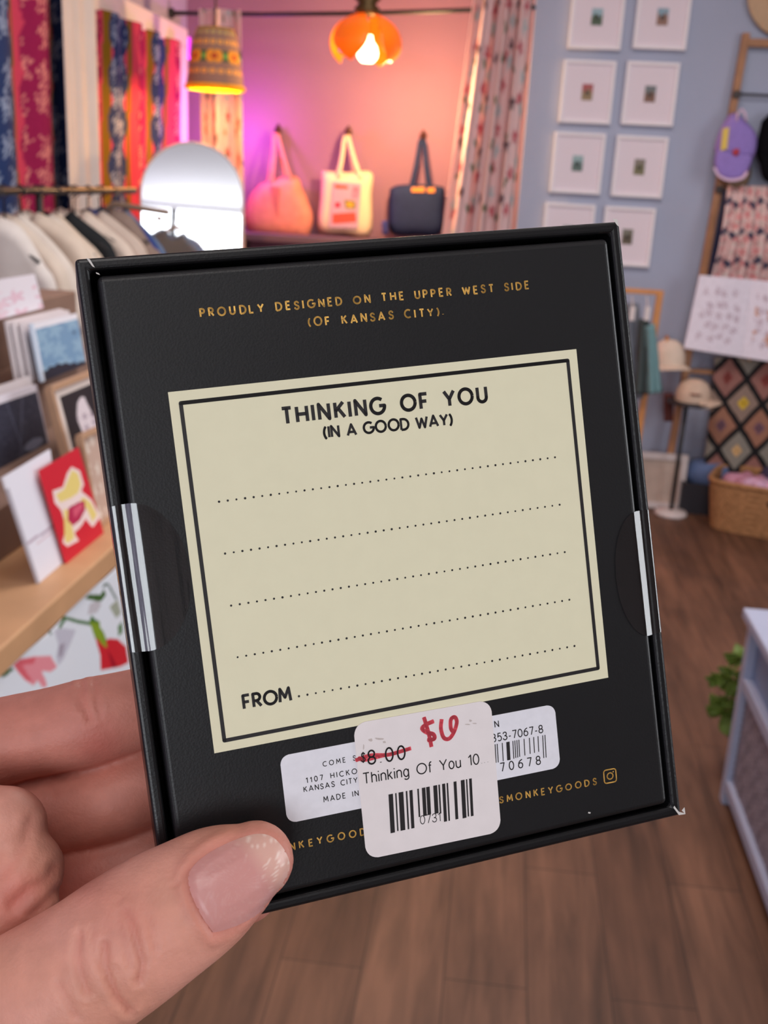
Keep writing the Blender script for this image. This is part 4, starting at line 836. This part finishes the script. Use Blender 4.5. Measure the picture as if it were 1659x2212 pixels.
# --- a plain geometric sans drawn with strokes
def arc(cx, cy, rx, ry, a0, a1, n=14): return [(cx+rx*math.cos(math.radians(a0+(a1-a0)*k/n)), cy+ry*math.sin(math.radians(a0+(a1-a0)*k/n))) for k in range(n+1)]
_S = [tuple(p) for p in spline([(.52, .82), (.42, .96), (.26, 1.0), (.1, .93), (.04, .76), (.13, .6), (.29, .51), (.46, .41), (.53, .25), (.45, .07), (.27, 0), (.1, .04), (0, .19)], 4)]
G = {
 'A': (.8, [[(0, 0), (.4, 1), (.8, 0)], [(.14, .3), (.66, .3)]]),
 'C': (.78, [arc(.48, .5, .48, .5, 52, 308, 20)]),
 'D': (.72, [[(0, 0), (0, 1), (.24, 1)] + arc(.24, .5, .48, .5, 90, -90) + [(0, 0)]]),
 'E': (.5, [[(.5, 0), (0, 0), (0, 1), (.5, 1)], [(0, .52), (.44, .52)]]),
 'F': (.48, [[(0, 0), (0, 1), (.48, 1)], [(0, .5), (.42, .5)]]),
 'G': (.9, [arc(.48, .5, .48, .5, 50, 360, 24) + [(.58, .5)]]),
 'H': (.66, [[(0, 0), (0, 1)], [(.66, 0), (.66, 1)], [(0, .5), (.66, .5)]]),
 'I': (.02, [[(.01, 0), (.01, 1)]]),
 'K': (.6, [[(0, 0), (0, 1)], [(.56, 1), (0, .42)], [(.2, .6), (.6, 0)]]),
 'L': (.46, [[(0, 1), (0, 0), (.46, 0)]]),
 'M': (.84, [[(0, 0), (.08, 1), (.42, .3), (.76, 1), (.84, 0)]]),
 'N': (.66, [[(0, 0), (0, 1), (.66, 0), (.66, 1)]]),
 'O': (.96, [arc(.48, .5, .48, .5, 0, 360, 28)]),
 'P': (.52, [[(0, 0), (0, 1), (.25, 1)] + arc(.25, .73, .27, .27, 90, -90) + [(0, .46)]]),
 'R': (.56, [[(0, 0), (0, 1), (.25, 1)] + arc(.25, .73, .27, .27, 90, -90) + [(0, .46)], [(.24, .46), (.56, 0)]]),
 'S': (.54, [_S]),
 'T': (.6, [[(0, 1), (.6, 1)], [(.3, 1), (.3, 0)]]),
 'U': (.62, [[(0, 1), (0, .33)] + arc(.31, .31, .31, .31, 180, 360) + [(.62, 1)]]),
 'V': (.74, [[(0, 1), (.37, 0), (.74, 1)]]),
 'W': (1.06, [[(0, 1), (.26, 0), (.53, .85), (.8, 0), (1.06, 1)]]),
 'Y': (.7, [[(0, 1), (.35, .45), (.7, 1)], [(.35, .45), (.35, 0)]]),
 '(': (.2, [arc(.62, .45, .6, .75, 133, 227)]), ')': (.2, [arc(-.42, .45, .6, .75, 47, -47)]),
 '.': (.08, [[(.04, .0), (.04, .05)]]), '-': (.28, [[(0, .36), (.28, .36)]]),
 '0': (.56, [arc(.28, .5, .28, .5, 0, 360, 24)]),
 '1': (.26, [[(0, .78), (.24, 1), (.24, 0)]]),
 '3': (.52, [[tuple(p) for p in spline([(.02, .8), (.1, .95), (.26, 1), (.42, .94), (.47, .76), (.4, .58), (.22, .53), (.42, .47), (.52, .28), (.44, .08), (.26, 0), (.08, .06), (0, .24)], 4)]]),
 '5': (.52, [[(.47, 1), (.1, 1), (.05, .52)] + arc(.25, .33, .27, .33, 140, -140)]),
 '6': (.54, [arc(.27, .31, .27, .31, 0, 360, 20), arc(.62, .34, .62, .66, 100, 180)[0:12]]),
 '7': (.52, [[(0, 1), (.52, 1), (.2, 0)]]),
 '8': (.54, [arc(.27, .75, .23, .25, 0, 360, 20), arc(.27, .26, .27, .26, 0, 360, 20)]),
 'h': (.44, [[(0, 0), (0, 1)], [(0, .4)] + arc(.22, .48, .22, .24, 180, 0) + [(.44, 0)]]),
 'i': (.02, [[(.01, 0), (.01, .7)], [(.01, .9), (.01, 1)]]),
 'n': (.44, [[(0, 0), (0, .7)], [(0, .4)] + arc(.22, .48, .22, .24, 180, 0) + [(.44, 0)]]),
 'k': (.42, [[(0, 0), (0, 1)], [(.38, .7), (0, .28)], [(.14, .42), (.42, 0)]]),
 'g': (.48, [arc(.24, .36, .24, .36, 0, 360, 20), [(.48, .7), (.48, -.08)] + arc(.25, -.08, .23, .2, 0, -150)]),
 'f': (.28, [[(.1, 0), (.1, .8)] + arc(.26, .8, .16, .2, 180, 80), [(0, .7), (.27, .7)]]),
 'o': (.5, [arc(.25, .36, .25, .37, 0, 360, 20)]),
 'u': (.44, [[(0, .7), (0, .24)] + arc(.22, .24, .22, .25, 180, 360) + [(.44, .7)], [(.44, 0), (.44, .4)]]),
 '$': (.54, [_S, [(.27, 1.12), (.27, -.12)]]),
}
def strokes(mb, lines, w, z):
    """flat ribbons with round joints"""
    for pl in lines:
        for a, b in zip(pl[:-1], pl[1:]):
            a, b = Vector(a), Vector(b); d = b-a
            if d.length < 1e-9: continue
            n = Vector((-d.y, d.x)).normalized()*(w/2)
            mb.add([(*(a+n), z), (*(a-n), z), (*(b-n), z), (*(b+n), z)], [(0, 1, 2, 3)])
        inner = pl[1:-1] if (len(pl) > 2) else []
        for q in inner:
            k = 8; mb.add([(q[0]+w/2*math.cos(2*PI*i/k), q[1]+w/2*math.sin(2*PI*i/k), z) for i in range(k)], [tuple(range(k))])
def write(mb, text, A, B, capu, wt, z, wob=0., space=.34):
    """text along the box plane from photo point A to photo point B, cap height in photo pixels, stroke weight as a share of it"""
    a, b = LB(*A).xy, LB(*B).xy; d = b-a; L = d.length; ux = d/L; uy = Vector((-ux.y, ux.x))
    h = (LB(A[0], A[1]-capu).xy - a).length
    ws = [G[c][0]*h if c != ' ' else space*h for c in text]
    gap = (L - sum(ws))/max(1, len(text)-1); sx = 1.
    if gap < .1*h: gap0 = .13*h; sx = (L-gap0*(len(text)-1))/sum(ws); gap = gap0
    x = 0
    for c, wd_ in zip(text, ws):
        if c != ' ':
            jx, jy, js = (rng.normal(0, wob*h) for _ in range(3))
            lines = []
            for pl in G[c][1]:
                lines.append([tuple(a + ux*(x + p[0]*h*sx + jx) + uy*(p[1]*h*(1+js/h) + jy)) for p in pl])
            strokes(mb, lines, wt*h, z)
        x += wd_*sx + gap
    return mb
Z1 = PZ+.00003
# gold lettering printed on the panel
g = MB()
write(g, 'PROUDLY DESIGNED ON THE UPPER WEST SIDE', (433, 686), (1139, 625), 16.5, .23, Z1, .03, .5)
write(g, '(OF KANSAS CITY).', (665, 706), (956, 681), 16.5, .22, Z1, .03, .5)
write(g, 'NKEYGOODS', (626, 1833), (806, 1796), 14.5, .2, Z1, .03)
write(g, 'SMONKEYGOODS', (1077, 1732.5), (1284, 1692), 13.5, .2, Z1, .03)
def pxl(*pts): return [tuple(LB(*p).xy) for p in pts]
# small camera glyph beside the line
ic = LB(1314, 1674).xy; s_ = (LB(1327, 1672).xy-ic).length; ex = (LB(1335, 1670).xy-ic).normalized(); ey = Vector((-ex.y, ex.x))
sq = []
for qx, qy, a0 in ((.62, .62, 0), (-.62, .62, 90), (-.62, -.62, 180), (.62, -.62, 270)):
    sq += [tuple(ic + ex*((qx+.38*math.cos(math.radians(a0+k*15)))*s_) + ey*((qy+.38*math.sin(math.radians(a0+k*15)))*s_)) for k in range(7)]
strokes(g, [sq+[sq[0], sq[1]]], .00022, Z1)
strokes(g, [[tuple(ic+ex*(.48*s_*math.cos(k*PI/8))+ey*(.48*s_*math.sin(k*PI/8))) for k in range(18)]], .00022, Z1)
strokes(g, [[tuple(ic+ex*(.5*s_)+ey*(.5*s_)), tuple(ic+ex*(.64*s_)+ey*(.62*s_))]], .0002, Z1)
g.build('gold_lettering', M_gold, pn, local=True)['label'] = 'gold foil lettering'
# cream label with its ruled border, heading and dotted lines
lab = quadpatch('gift_label', [LB(362, 848), LB(1241, 755), LB(1310, 1462), LB(462, 1625)], M_cream, gift, PZ+.00006)
lab['label'] = 'cream printed gift label'
Z2 = PZ+.00009
k = MB()
bd = pxl((389.5, 871.5), (1222.5, 779.5), (1288, 1442), (483.5, 1597.5))
strokes(k, [bd+[bd[0], bd[1]]], .00068, Z2)
k.build('border_line', M_ink, lab, local=True)
k = MB()
write(k, 'THINKING OF YOU', (610, 916), (1049, 868), 33, .235, Z2, .012, .42)
k.build('heading', M_ink, lab, local=True); k = MB()
write(k, '(IN A GOOD WAY)', (699, 946), (974, 917), 23.5, .23, Z2, .012, .3)
k.build('subheading', M_ink, lab, local=True); k = MB()
write(k, 'FROM', (527, 1529), (627, 1511), 28, .23, Z2, .012)
k.build('sender_line', M_ink, lab, local=True)
k = MB()
def dots(A, B, n):
    a, b = LB(*A).xy, LB(*B).xy
    for i in range(n):
        c = a.lerp(b, i/(n-1)); r = .00019*rng.uniform(.9, 1.12)
        k.add([(c.x+r*math.cos(q*PI/5), c.y+r*math.sin(q*PI/5), Z2) for q in range(10)], [tuple(range(10))])
for A, B, n in (((472, 1083.5), (1195, 988), 43), ((485, 1195), (1205, 1090), 43), ((498, 1307), (1216, 1192), 43), ((512, 1418), (1226, 1294.5), 43), ((644, 1502), (1237, 1394), 36)): dots(A, B, n)
k.build('dotted_line', M_ink, lab, local=True)
# long white address sticker
s1 = quadpatch('address_sticker', [LB(602, 1631), LB(1194, 1519), LB(1207, 1655), LB(619, 1776)], M_stk, gift, PZ+.0001, .0016)
s1['label'] = 'white address and barcode sticker'
Z3 = PZ+.00013; k = MB()
for tx, A, B, c in (('COME SEE', (696, 1653), (788, 1635), 10), ('1107 HICKORY', (660, 1688.5), (794, 1663), 11), ('KANSAS CITY', (655, 1708), (770, 1687), 11), ('MADE IN USA', (698, 1730), (818, 1706), 11)):
    write(k, tx, A, B, c, .16, Z3, .015, .5)
write(k, 'N', (1066, 1569), (1076, 1567), 13, .16, Z3)
write(k, '353-7067-8', (1060, 1601), (1169, 1580), 16.5, .13, Z3)
write(k, '370678', (1059, 1668), (1164, 1648), 18, .13, Z3)
def bars(A, B, h, ws, zz):
    a, b = LB(*A).xy, LB(*B).xy; up = (LB(A[0]+h*.055, A[1]+h).xy-a)
    for f0, f1, e in ws:
        p0, p1 = a.lerp(b, f0), a.lerp(b, f1)
        k.add([(*p0, zz), (*p1, zz), (*(p1+up*e), zz), (*(p0+up*e), zz)], [(0, 1, 2, 3)])
_b = [(x/412, (x+wd_)/412, e) for x, wd_, e in ((0, 7, .85), (17, 7, .85), (57, 7, .84), (92, 27, .84), (142, 7, .82), (158, 7, .8), (174, 7, .8), (190, 7, .78), (232, 7, .77), (275, 7, .74), (310, 7, .73), (345, 7, .72), (383, 7, 1.05), (402, 7, 1.05))]
bars((1065, 1605.5), (1175, 1585), 47, [(a, b, e) for a, b, e in _b], Z3)
k.build('printed_lettering', M_ink, s1, local=True)
# square price sticker on top
s2 = quadpatch('price_sticker', [LB(760, 1561), LB(1056, 1509), LB(1079, 1793), LB(789, 1853)], M_stk2, gift, PZ+.00024, .0022, thick=.00014)
s2['label'] = 'white price sticker'
Z4 = PZ+.00027; k = MB()
write(k, '8.00', (793, 1648), (872, 1636), 29, .125, Z4+.00004)
write(k, '$', (778, 1643), (786, 1642), 19, .12, Z4+.00004)
write(k, 'Thinking Of You 10'.replace('T', 'T'), (783, 1690), (1031, 1647), 22.5, .115, Z4, 0, .4)
for i, x in enumerate((1036, 1042, 1049)): write(k, '.', (x, 1646-i*1.3), (x+1.5, 1646-i*1.3), 16, .09, Z4)
W_ = []
for x, wd_, e in ((607, 22, .98), (640, 7, .96), (657, 24, .97), (693, 8, .97), (711, 16, .97), (751, 8, .72), (774, 18, .72), (796, 18, .7), (832, 20, .72), (858, 8, .74), (877, 16, .97), (900, 8, .97), (936, 15, .97), (973, 20, .98), (1000, 7, .96), (1016, 14, .97)):
    W_.append(((x-607)/423, (x+wd_-607)/423, e))
bars((836, 1713), (1015, 1678), 85, W_, Z4)
write(k, '0731', (905, 1777), (948, 1770), 18, .09, Z4)
k.build('printed_lettering', M_ink, s2, local=True)
k = MB()
rd = lambda *pts: [tuple(p) for p in spline(pxl(*pts), 5)]
c8 = lambda x, y: (580+x/2.37, 1480+y/2.37)
strokes(k, [rd(c8(838, 178), c8(800, 195), c8(778, 215), c8(800, 235), c8(835, 245), c8(840, 268), c8(805, 275))], .00078, Z4)
strokes(k, [rd(c8(787, 158), c8(800, 200), c8(815, 255), c8(826, 310))], .00075, Z4)
strokes(k, [rd(c8(878, 168), c8(874, 215), c8(888, 262), c8(915, 268), c8(940, 235), c8(955, 185), c8(945, 158), c8(925, 170), c8(925, 215), c8(940, 238))], .00075, Z4)
strokes(k, [rd(c8(440, 378), c8(470, 366), c8(520, 352), c8(600, 350), c8(660, 335), c8(722, 316))], .0007, Z4+.00002)
strokes(k, [rd(c8(452, 362), c8(480, 378), c8(560, 360), c8(690, 328), c8(712, 318))], .00055, Z4+.00002)
k.build('handwritten_price', M_red, s2, local=True)
k = MB()
for cx_, cy_, rx, ry in ((560, 268, 26, 7), (515, 275, 14, 9), (585, 285, 10, 6), (1025, 175, 9, 7), (1045, 190, 14, 3), (1010, 195, 20, 3), (480, 310, 4, 16)):
    c = LB(*c8(cx_, cy_)); q = []
    for i in range(14):
        a = 2*PI*i/14; r = rng.uniform(.55, 1.1); pt = LB(*c8(cx_+rx*r*math.cos(a), cy_+ry*r*math.sin(a))); q.append((pt.x, pt.y, Z4-.00001))
    k.add(q, [tuple(range(14))])
k.build('smudge', M_dirt, s2, local=True)
# worn white corners of the rim
for A in ([(186, 559), (194, 562), (205, 580), (199, 577)], [(1319, 474), (1329, 476), (1333, 492), (1328, 488)], [(1452, 1738), (1462, 1751), (1474, 1754), (1468, 1748), (1474, 1741), (1476, 1756), (1462, 1758), (1450, 1742)], [(207, 590), (213, 592), (216, 596), (208, 593)], [(1267, 1751), (1272, 1752), (1271, 1755), (1266, 1754)]):
    q = [LB(*p) for p in A]; MB().add([(p.x, p.y, .00078) for p in q], [tuple(range(len(q)))]).build('worn_edge', M_wear, gift, local=True)['label'] = 'white torn paper at the worn corners'
# clear round wafer seals folded over the two long sides
def tape_mat():
    m = bpy.data.materials.new('clear_tape_film'); m.use_nodes = True; nt = m.node_tree; N = nt.nodes.new; L = nt.links.new
    nt.nodes.remove(nt.nodes['Principled BSDF'])
    tr = N('ShaderNodeBsdfTransparent'); tr.inputs[0].default_value = (.93, .93, .93, 1); gl = N('ShaderNodeBsdfGlossy'); gl.inputs['Roughness'].default_value = .05
    fr = N('ShaderNodeFresnel'); fr.inputs[0].default_value = 2.1; mx = N('ShaderNodeMixShader')
    tc = N('ShaderNodeTexCoord'); mp = N('ShaderNodeMapping'); mp.inputs['Scale'].default_value = (500, 40, 500); L(tc.outputs['Object'], mp.inputs[0])
    n = N('ShaderNodeTexNoise'); n.inputs['Scale'].default_value = 1.; n.inputs['Detail'].default_value = 2; L(mp.outputs[0], n.inputs['Vector'])
    bp = N('ShaderNodeBump'); bp.inputs['Strength'].default_value = .2; bp.inputs['Distance'].default_value = .0003; L(n.outputs[0], bp.inputs['Height'])
    L(bp.outputs[0], gl.inputs['Normal']); L(bp.outputs[0], fr.inputs['Normal'])
    L(fr.outputs[0], mx.inputs[0]); L(tr.outputs[0], mx.inputs[1]); L(gl.outputs[0], mx.inputs[2]); L(mx.outputs[0], nt.nodes['Material Output'].inputs[0])
    return m
M_tape = tape_mat()
def seal(sgn, cy, ry, reach):
    prof = [(BW/2-.0031-reach, PZ+.00012), (BW/2-.0075, PZ+.00012), (BW/2-.005, PZ+.00012), (BW/2-.0044, PZ+.0001), (BW/2-.0038, PZ+.0), (BW/2-.0031, PZ-.00026), (BW/2-.0025, PZ-.0005), (BW/2-.0021, PZ-.00061), (BW/2-.0016, PZ-.00062), (BW/2-.001, PZ-.0006), (BW/2-.0005, PZ-.00068), (BW/2-.0001, PZ-.0009), (BW/2+.0001, -.0008), (BW/2+.00012, -.002), (BW/2+.00012, -.006), (BW/2+.00012, -.011)]
    pr = np.array(prof); q_ = spline([p for p in prof], 6); pr = q_; s = np.r_[0, np.cumsum(np.hypot(*np.diff(pr, axis=0).T))]
    n = 90; ss = np.linspace(0, s[-1], n+1); X = np.interp(ss, s, pr[:, 0]); Zz = np.interp(ss, s, pr[:, 1]); m = 24
    edge = reach
    vs = []; 
    for i in range(n+1):
        d = ss[i]-edge                                # distance past the panel edge, circle centred near the rim
        hy = ry*math.sqrt(max(0, 1-min(1, (min(d, 0)/edge))**2)) if d < 0 else ry*math.sqrt(max(.0, 1-min(1, d/(s[-1]-edge+.004))**2))
        for j in range(m+1): vs.append((sgn*X[i], cy+hy*(2*j/m-1), Zz[i]))
    fs = [(i*(m+1)+j, (i+1)*(m+1)+j, (i+1)*(m+1)+j+1, i*(m+1)+j+1) for i in range(n) for j in range(m)]
    o = MB().add(vs, fs).build('tape_seal', M_tape, gift, smooth=True, local=True); o['label'] = 'clear round tape seal'; return o
yl = (LB(242, 1092).y+LB(282, 1412).y)/2; rl = (LB(242, 1092).y-LB(282, 1412).y)/2
seal(-1, yl, rl, LB(413, 1255).x+BW/2-.0031)
yr_ = (LB(1400, 1100).y+LB(1432, 1366).y)/2; rr = (LB(1400, 1100).y-LB(1432, 1366).y)/2
seal(1, yr_, rr, BW/2-.0031-LB(1326, 1245).x)

# ------------------------------------------------------------------ the hand that holds it
_v = lambda c, t: t.cross((c-EYE).normalized())
def limb(mb, nodes, flat=1.0, n=20, sub=6):       # nodes: photo x, photo y, depth, radius in mm
    a = spline(nodes, sub); pts = [P(x, y, d) for x, y, d, r in a]
    mb.tube(pts, [max(.5, r)/1000 for *_, r in a], n, flat, side=_v, round_ends=True)
h = MB()
# index, middle, ring and little finger pass behind the box; thumb lies across its front corner
limb(h, [(-330, 1700, .203, 11), (-160, 1655, .206, 9.6), (0, 1602, .208, 8.6), (110, 1578, .2085, 8.5), (190, 1560, .209, 8.7), (300, 1530, .212, 8.1), (420, 1500, .217, 7.8), (520, 1478, .219, 7.4), (640, 1455, .2225, 6.7)])
limb(h, [(-330, 1850, .205, 11), (-150, 1822, .209, 9.4), (20, 1775, .212, 8.4), (130, 1752, .2125, 8.2), (235, 1727, .2125, 8.3), (320, 1697, .2145, 8.0), (450, 1660, .219, 7.7), (560, 1635, .2215, 7.2), (680, 1612, .2245, 6.6)])
limb(h, [(-300, 2000, .206, 10.5), (-120, 1975, .211, 9.2), (60, 1930, .2145, 8.2), (180, 1897, .215, 8.0), (290, 1866, .216, 8.0), (400, 1832, .219, 7.6), (520, 1802, .222, 7.1), (640, 1780, .2245, 6.4)])
limb(h, [(-250, 2140, .207, 10), (-60, 2115, .212, 8.6), (110, 2070, .2165, 7.2), (240, 2025, .218, 6.9), (350, 1985, .219, 6.6), (450, 1955, .2215, 6.2), (540, 1935, .2235, 5.6)])
limb(h, [(-330, 2420, .183, 17), (-210, 2340, .179, 15.5), (-60, 2255, .1755, 13.7), (90, 2158, .173, 12.4), (190, 2092, .1724, 11.7), (270, 2036, .1722, 11.5), (345, 1985, .1725, 11.0), (410, 1945, .1733, 10.35), (475, 1902, .1748, 9.35), (530, 1870, .1763, 7.7), (551, 1858, .1768, 6.6)], flat=.78, n=28)
# palm, thumb web and wrist
limb(h, [(-420, 2300, .196, 26), (-360, 2050, .2, 20), (-310, 1850, .203, 15), (-300, 1720, .204, 12)])
limb(h, [(-520, 2560, .196, 27), (-420, 2330, .196, 24), (-260, 2120, .202, 15)])
limb(h, [(-1150, 5000, .25, 33), (-900, 3900, .215, 30), (-700, 3100, .199, 28), (-540, 2620, .196, 27)])
limb(h, [(-300, 2260, .188, 15), (-160, 2080, .188, 12), (-60, 1960, .1885, 10.5), (25, 1900, .189, 8.2), (48, 1880, .189, 7.4)])
limb(h, [(-240, 1900, .192, 13), (-110, 1835, .1915, 11), (-40, 1800, .191, 9.5), (10, 1788, .191, 7.6)])
limb(h, [(-150, 2060, .186, 10), (-40, 1985, .186, 6.5), (60, 1955, .1865, 4.4), (85, 1945, .187, 3.6)])
tmp = h.build('tmp_hand', None)
md = tmp.modifiers.new('r', 'REMESH'); md.mode = 'VOXEL'; md.voxel_size = .00062; md.use_smooth_shade = True
md = tmp.modifiers.new('s', 'SMOOTH'); md.factor = .5; md.iterations = 16
dg = bpy.context.evaluated_depsgraph_get()
me = bpy.data.meshes.new_from_object(tmp.evaluated_get(dg)); bpy.data.objects.remove(tmp)
nv = len(me.vertices); co = np.empty(nv*3, np.float32); me.vertices.foreach_get('co', co); co = co.reshape(-1, 3).astype(float)
no = np.empty(nv*3, np.float32); me.vertices.foreach_get('normal', no); no = no.reshape(-1, 3).astype(float)
X, Y, Zd = projN(co); vd = co-_E; vd /= np.linalg.norm(vd, axis=1)[:, None]; facing = -(no*vd).sum(1)
bvh = BVHTree.FromPolygons([tuple(c) for c in co], [tuple(p.vertices) for p in me.polygons])
near = (facing > .05) & (X > -60) & (X < 680) & (Y > 1380) & (Y < 2300)
vis = np.zeros(nv, bool)
for i in np.nonzero(near)[0]:
    hit = bvh.ray_cast(EYE, Vector(vd[i])); dist = (Vector(co[i])-EYE).length
    if hit[0] is not None and abs(hit[3]-dist) < .0012: vis[i] = True
disp = np.zeros(nv)
c7 = lambda *p: [(x/2.186, 1200+y/2.186) for x, y in p]
thumb = vis & (Zd < .1815)
def crease(mask, line, w, dep, bulge=0.):
    d = dpoly(X, Y, line); m = mask & (d < 5*w)
    disp[m] += -dep*np.exp(-(d[m]/w)**2) + bulge*np.exp(-((d[m]-2.2*w)/w)**2)
nail_px = [(461, 2015), (440, 1986), (423, 1955), (411, 1925), (406, 1900), (410, 1882), (426, 1862), (452, 1842), (485, 1824), (522, 1809), (556, 1801), (585, 1806), (606, 1824), (620, 1846), (626, 1868), (622, 1893), (609, 1920), (588, 1948), (556, 1976), (520, 1996), (488, 2008)]
inside = inpoly(X, Y, nail_px); dn = dpoly(X, Y, nail_px, True)
sd = np.where(inside, dn, -dn)
m = thumb & (dn < 40)
prox = np.clip((520-X)/60, 0, 1)                    # skin fold is strongest around the root of the nail
disp[m & inside] += -.00025
disp[m] += -.00042*np.exp(-(sd[m]/6.5)**2)*(.45+.55*prox[m]) + .00045*np.exp(-((sd[m]+19)/11)**2)*prox[m]
for ln, w_, dp in ((((590, 1680), (625, 1760), (645, 1840), (668, 1920), (655, 2010)), 8, .00055), (((490, 1840), (495, 1930), (520, 2010), (555, 2090), (610, 2150)), 9, .0007), (((545, 1940), (590, 2060), (640, 2120)), 6, .0003), (((375, 1790), (362, 1890), (378, 1980), (410, 2060)), 9, .0005), (((430, 1760), (440, 1850), (470, 1960)), 6, .0003), (((270, 2020), (320, 2110), (360, 2180)), 7, .0003), (((700, 1700), (720, 1790), (735, 1860)), 6, .0002), (((560, 1640), (560, 1720), (600, 1850), (620, 1950)), 7, .0003), (((820, 1560), (850, 1540), (885, 1490)), 5, .00025)):
    crease(thumb, c7(*ln), w_, dp, dp*.35)
back = vis & (Zd > .1865)
for ln, w_, dp in ((((388, 610), (395, 690), (425, 770)), 8, .00045), (((440, 600), (455, 690), (470, 760)), 7, .0003), (((360, 640), (375, 720)), 6, .0003), (((230, 1080), (260, 1130)), 7, .0002)):
    crease(back, c7(*ln), w_, dp, dp*.3)
lump = vis & (Zd < .1935)
for ln, w_, dp in ((((0, 1510), (70, 1440), (120, 1350), (150, 1240)), 12, .0003), (((60, 1650), (140, 1575), (230, 1530), (262, 1470)), 12, .00045), (((150, 1700), (210, 1650), (270, 1580)), 9, .0004)):
    crease(lump & (Zd > .181), c7(*ln), w_, dp, dp*.3)
co2 = co + no*disp[:, None]
me.vertices.foreach_set('co', co2.astype(np.float32).ravel()); me.update()
# skin tone: warmer on the thumb side and folds; rear fingers carry painted shade
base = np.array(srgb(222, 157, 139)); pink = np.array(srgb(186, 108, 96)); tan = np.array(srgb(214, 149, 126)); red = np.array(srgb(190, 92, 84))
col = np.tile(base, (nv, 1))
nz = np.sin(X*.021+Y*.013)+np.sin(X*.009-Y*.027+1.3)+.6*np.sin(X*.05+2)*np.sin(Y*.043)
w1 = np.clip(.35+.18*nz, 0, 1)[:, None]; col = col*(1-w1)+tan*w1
w_shade = (np.clip((Zd-.186)/.012, 0, 1)*.6)[:, None]; col = col*(1-w_shade)+pink*w_shade  # shade painted into the skin: fingers further back turn darker
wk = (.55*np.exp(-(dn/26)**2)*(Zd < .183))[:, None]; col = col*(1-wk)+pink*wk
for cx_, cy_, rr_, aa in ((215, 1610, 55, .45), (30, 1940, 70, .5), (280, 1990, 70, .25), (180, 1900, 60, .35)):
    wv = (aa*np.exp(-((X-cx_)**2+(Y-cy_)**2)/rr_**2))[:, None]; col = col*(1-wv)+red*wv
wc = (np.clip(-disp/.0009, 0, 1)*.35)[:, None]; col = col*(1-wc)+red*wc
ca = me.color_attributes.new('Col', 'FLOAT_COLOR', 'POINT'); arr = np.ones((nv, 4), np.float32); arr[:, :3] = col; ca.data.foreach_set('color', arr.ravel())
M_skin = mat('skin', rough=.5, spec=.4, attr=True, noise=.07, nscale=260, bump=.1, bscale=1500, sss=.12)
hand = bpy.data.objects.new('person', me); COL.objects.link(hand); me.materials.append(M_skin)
me.polygons.foreach_set('use_smooth', [True]*len(me.polygons))
tag(hand, "person's bare left hand gripping the black box by its lower corner, thumb in front", 'person')
# thumb nail: a shell that follows the skin
bvh = BVHTree.FromPolygons([tuple(c) for c in co2], [tuple(p.vertices) for p in me.polygons])
bm_px = np.array(nail_px); cen = np.array([512., 1908.])
nr = 16; vs = []; cc = []
pl = spline(np.vstack([bm_px, bm_px[:1]]), 4)[:-1]
for k in range(nr+1):
    q = 1-k/nr
    for p in pl:
        s = cen+(p-cen)*q; r = ray(*s).normalized(); hit = bvh.ray_cast(EYE, r)
        if hit[0] is None or hit[3] > .2: hit = bvh.find_nearest(P(s[0], s[1], .1765))
        vs.append((Vector(hit[0]), Vector(hit[1]), 0))
npl = len(pl)
raw = np.array([(v[0]-EYE).length for v in vs]).reshape(nr+1, npl); dirs = np.array([tuple((v[0]-EYE).normalized()) for v in vs])
dz = raw.copy()
for _ in range(120):                                # an even curved plate that never sinks into the skin
    g4 = dz.copy()
    g4[1:-1] = .5*dz[1:-1]+.125*(np.roll(dz, 1, 1)[1:-1]+np.roll(dz, -1, 1)[1:-1]+dz[:-2]+dz[2:]); g4[-1] = dz[-2].mean()
    rim_ = np.array([.00002, .0002, .0003]+[.00035]*(nr-2))[:, None]
    dz = np.minimum(g4, raw-rim_)
pts = _E+dirs*dz.reshape(-1)[:, None]
n_fs = [(k_*npl+i, k_*npl+(i+1) % npl, (k_+1)*npl+(i+1) % npl, (k_+1)*npl+i) for k_ in range(nr) for i in range(npl)]
# relax the shell so that it is an even curved plate
for _ in range(0):
    g3 = pts.reshape(nr+1, npl, 3); g4 = g3.copy()
    g4[1:-1] = .5*g3[1:-1]+.125*(np.roll(g3, 1, 1)[1:-1]+np.roll(g3, -1, 1)[1:-1]+g3[:-2]+g3[2:]); g4[-1] = g3[-2].mean(0)
    pts = g4.reshape(-1, 3)
xn, yn, _ = projN(pts)
tipw = np.clip((xn*.75-yn*.55-(590*.75-1890*.55)+26)/34, 0, 1)[:, None]
cn = np.array(srgb(206, 146, 140))*(1-tipw)+np.array(srgb(220, 172, 158))*tipw
fl = (rng.random(len(pts)) < .12)[:, None]*np.clip(tipw+.1, 0, 1); cn = cn*(1-.6*fl)+np.array(srgb(246, 226, 214))*.6*fl
M_nail = mat('nail', rough=.36, spec=.45, attr=True, bump=.06, bscale=900, sss=.1, coat=.12)
nl = MB().add([tuple(p) for p in pts], n_fs).build('thumb_nail', M_nail, hand, smooth=True, col=cn)
nl['label'] = 'short pale pink thumb nail with chipped edge'
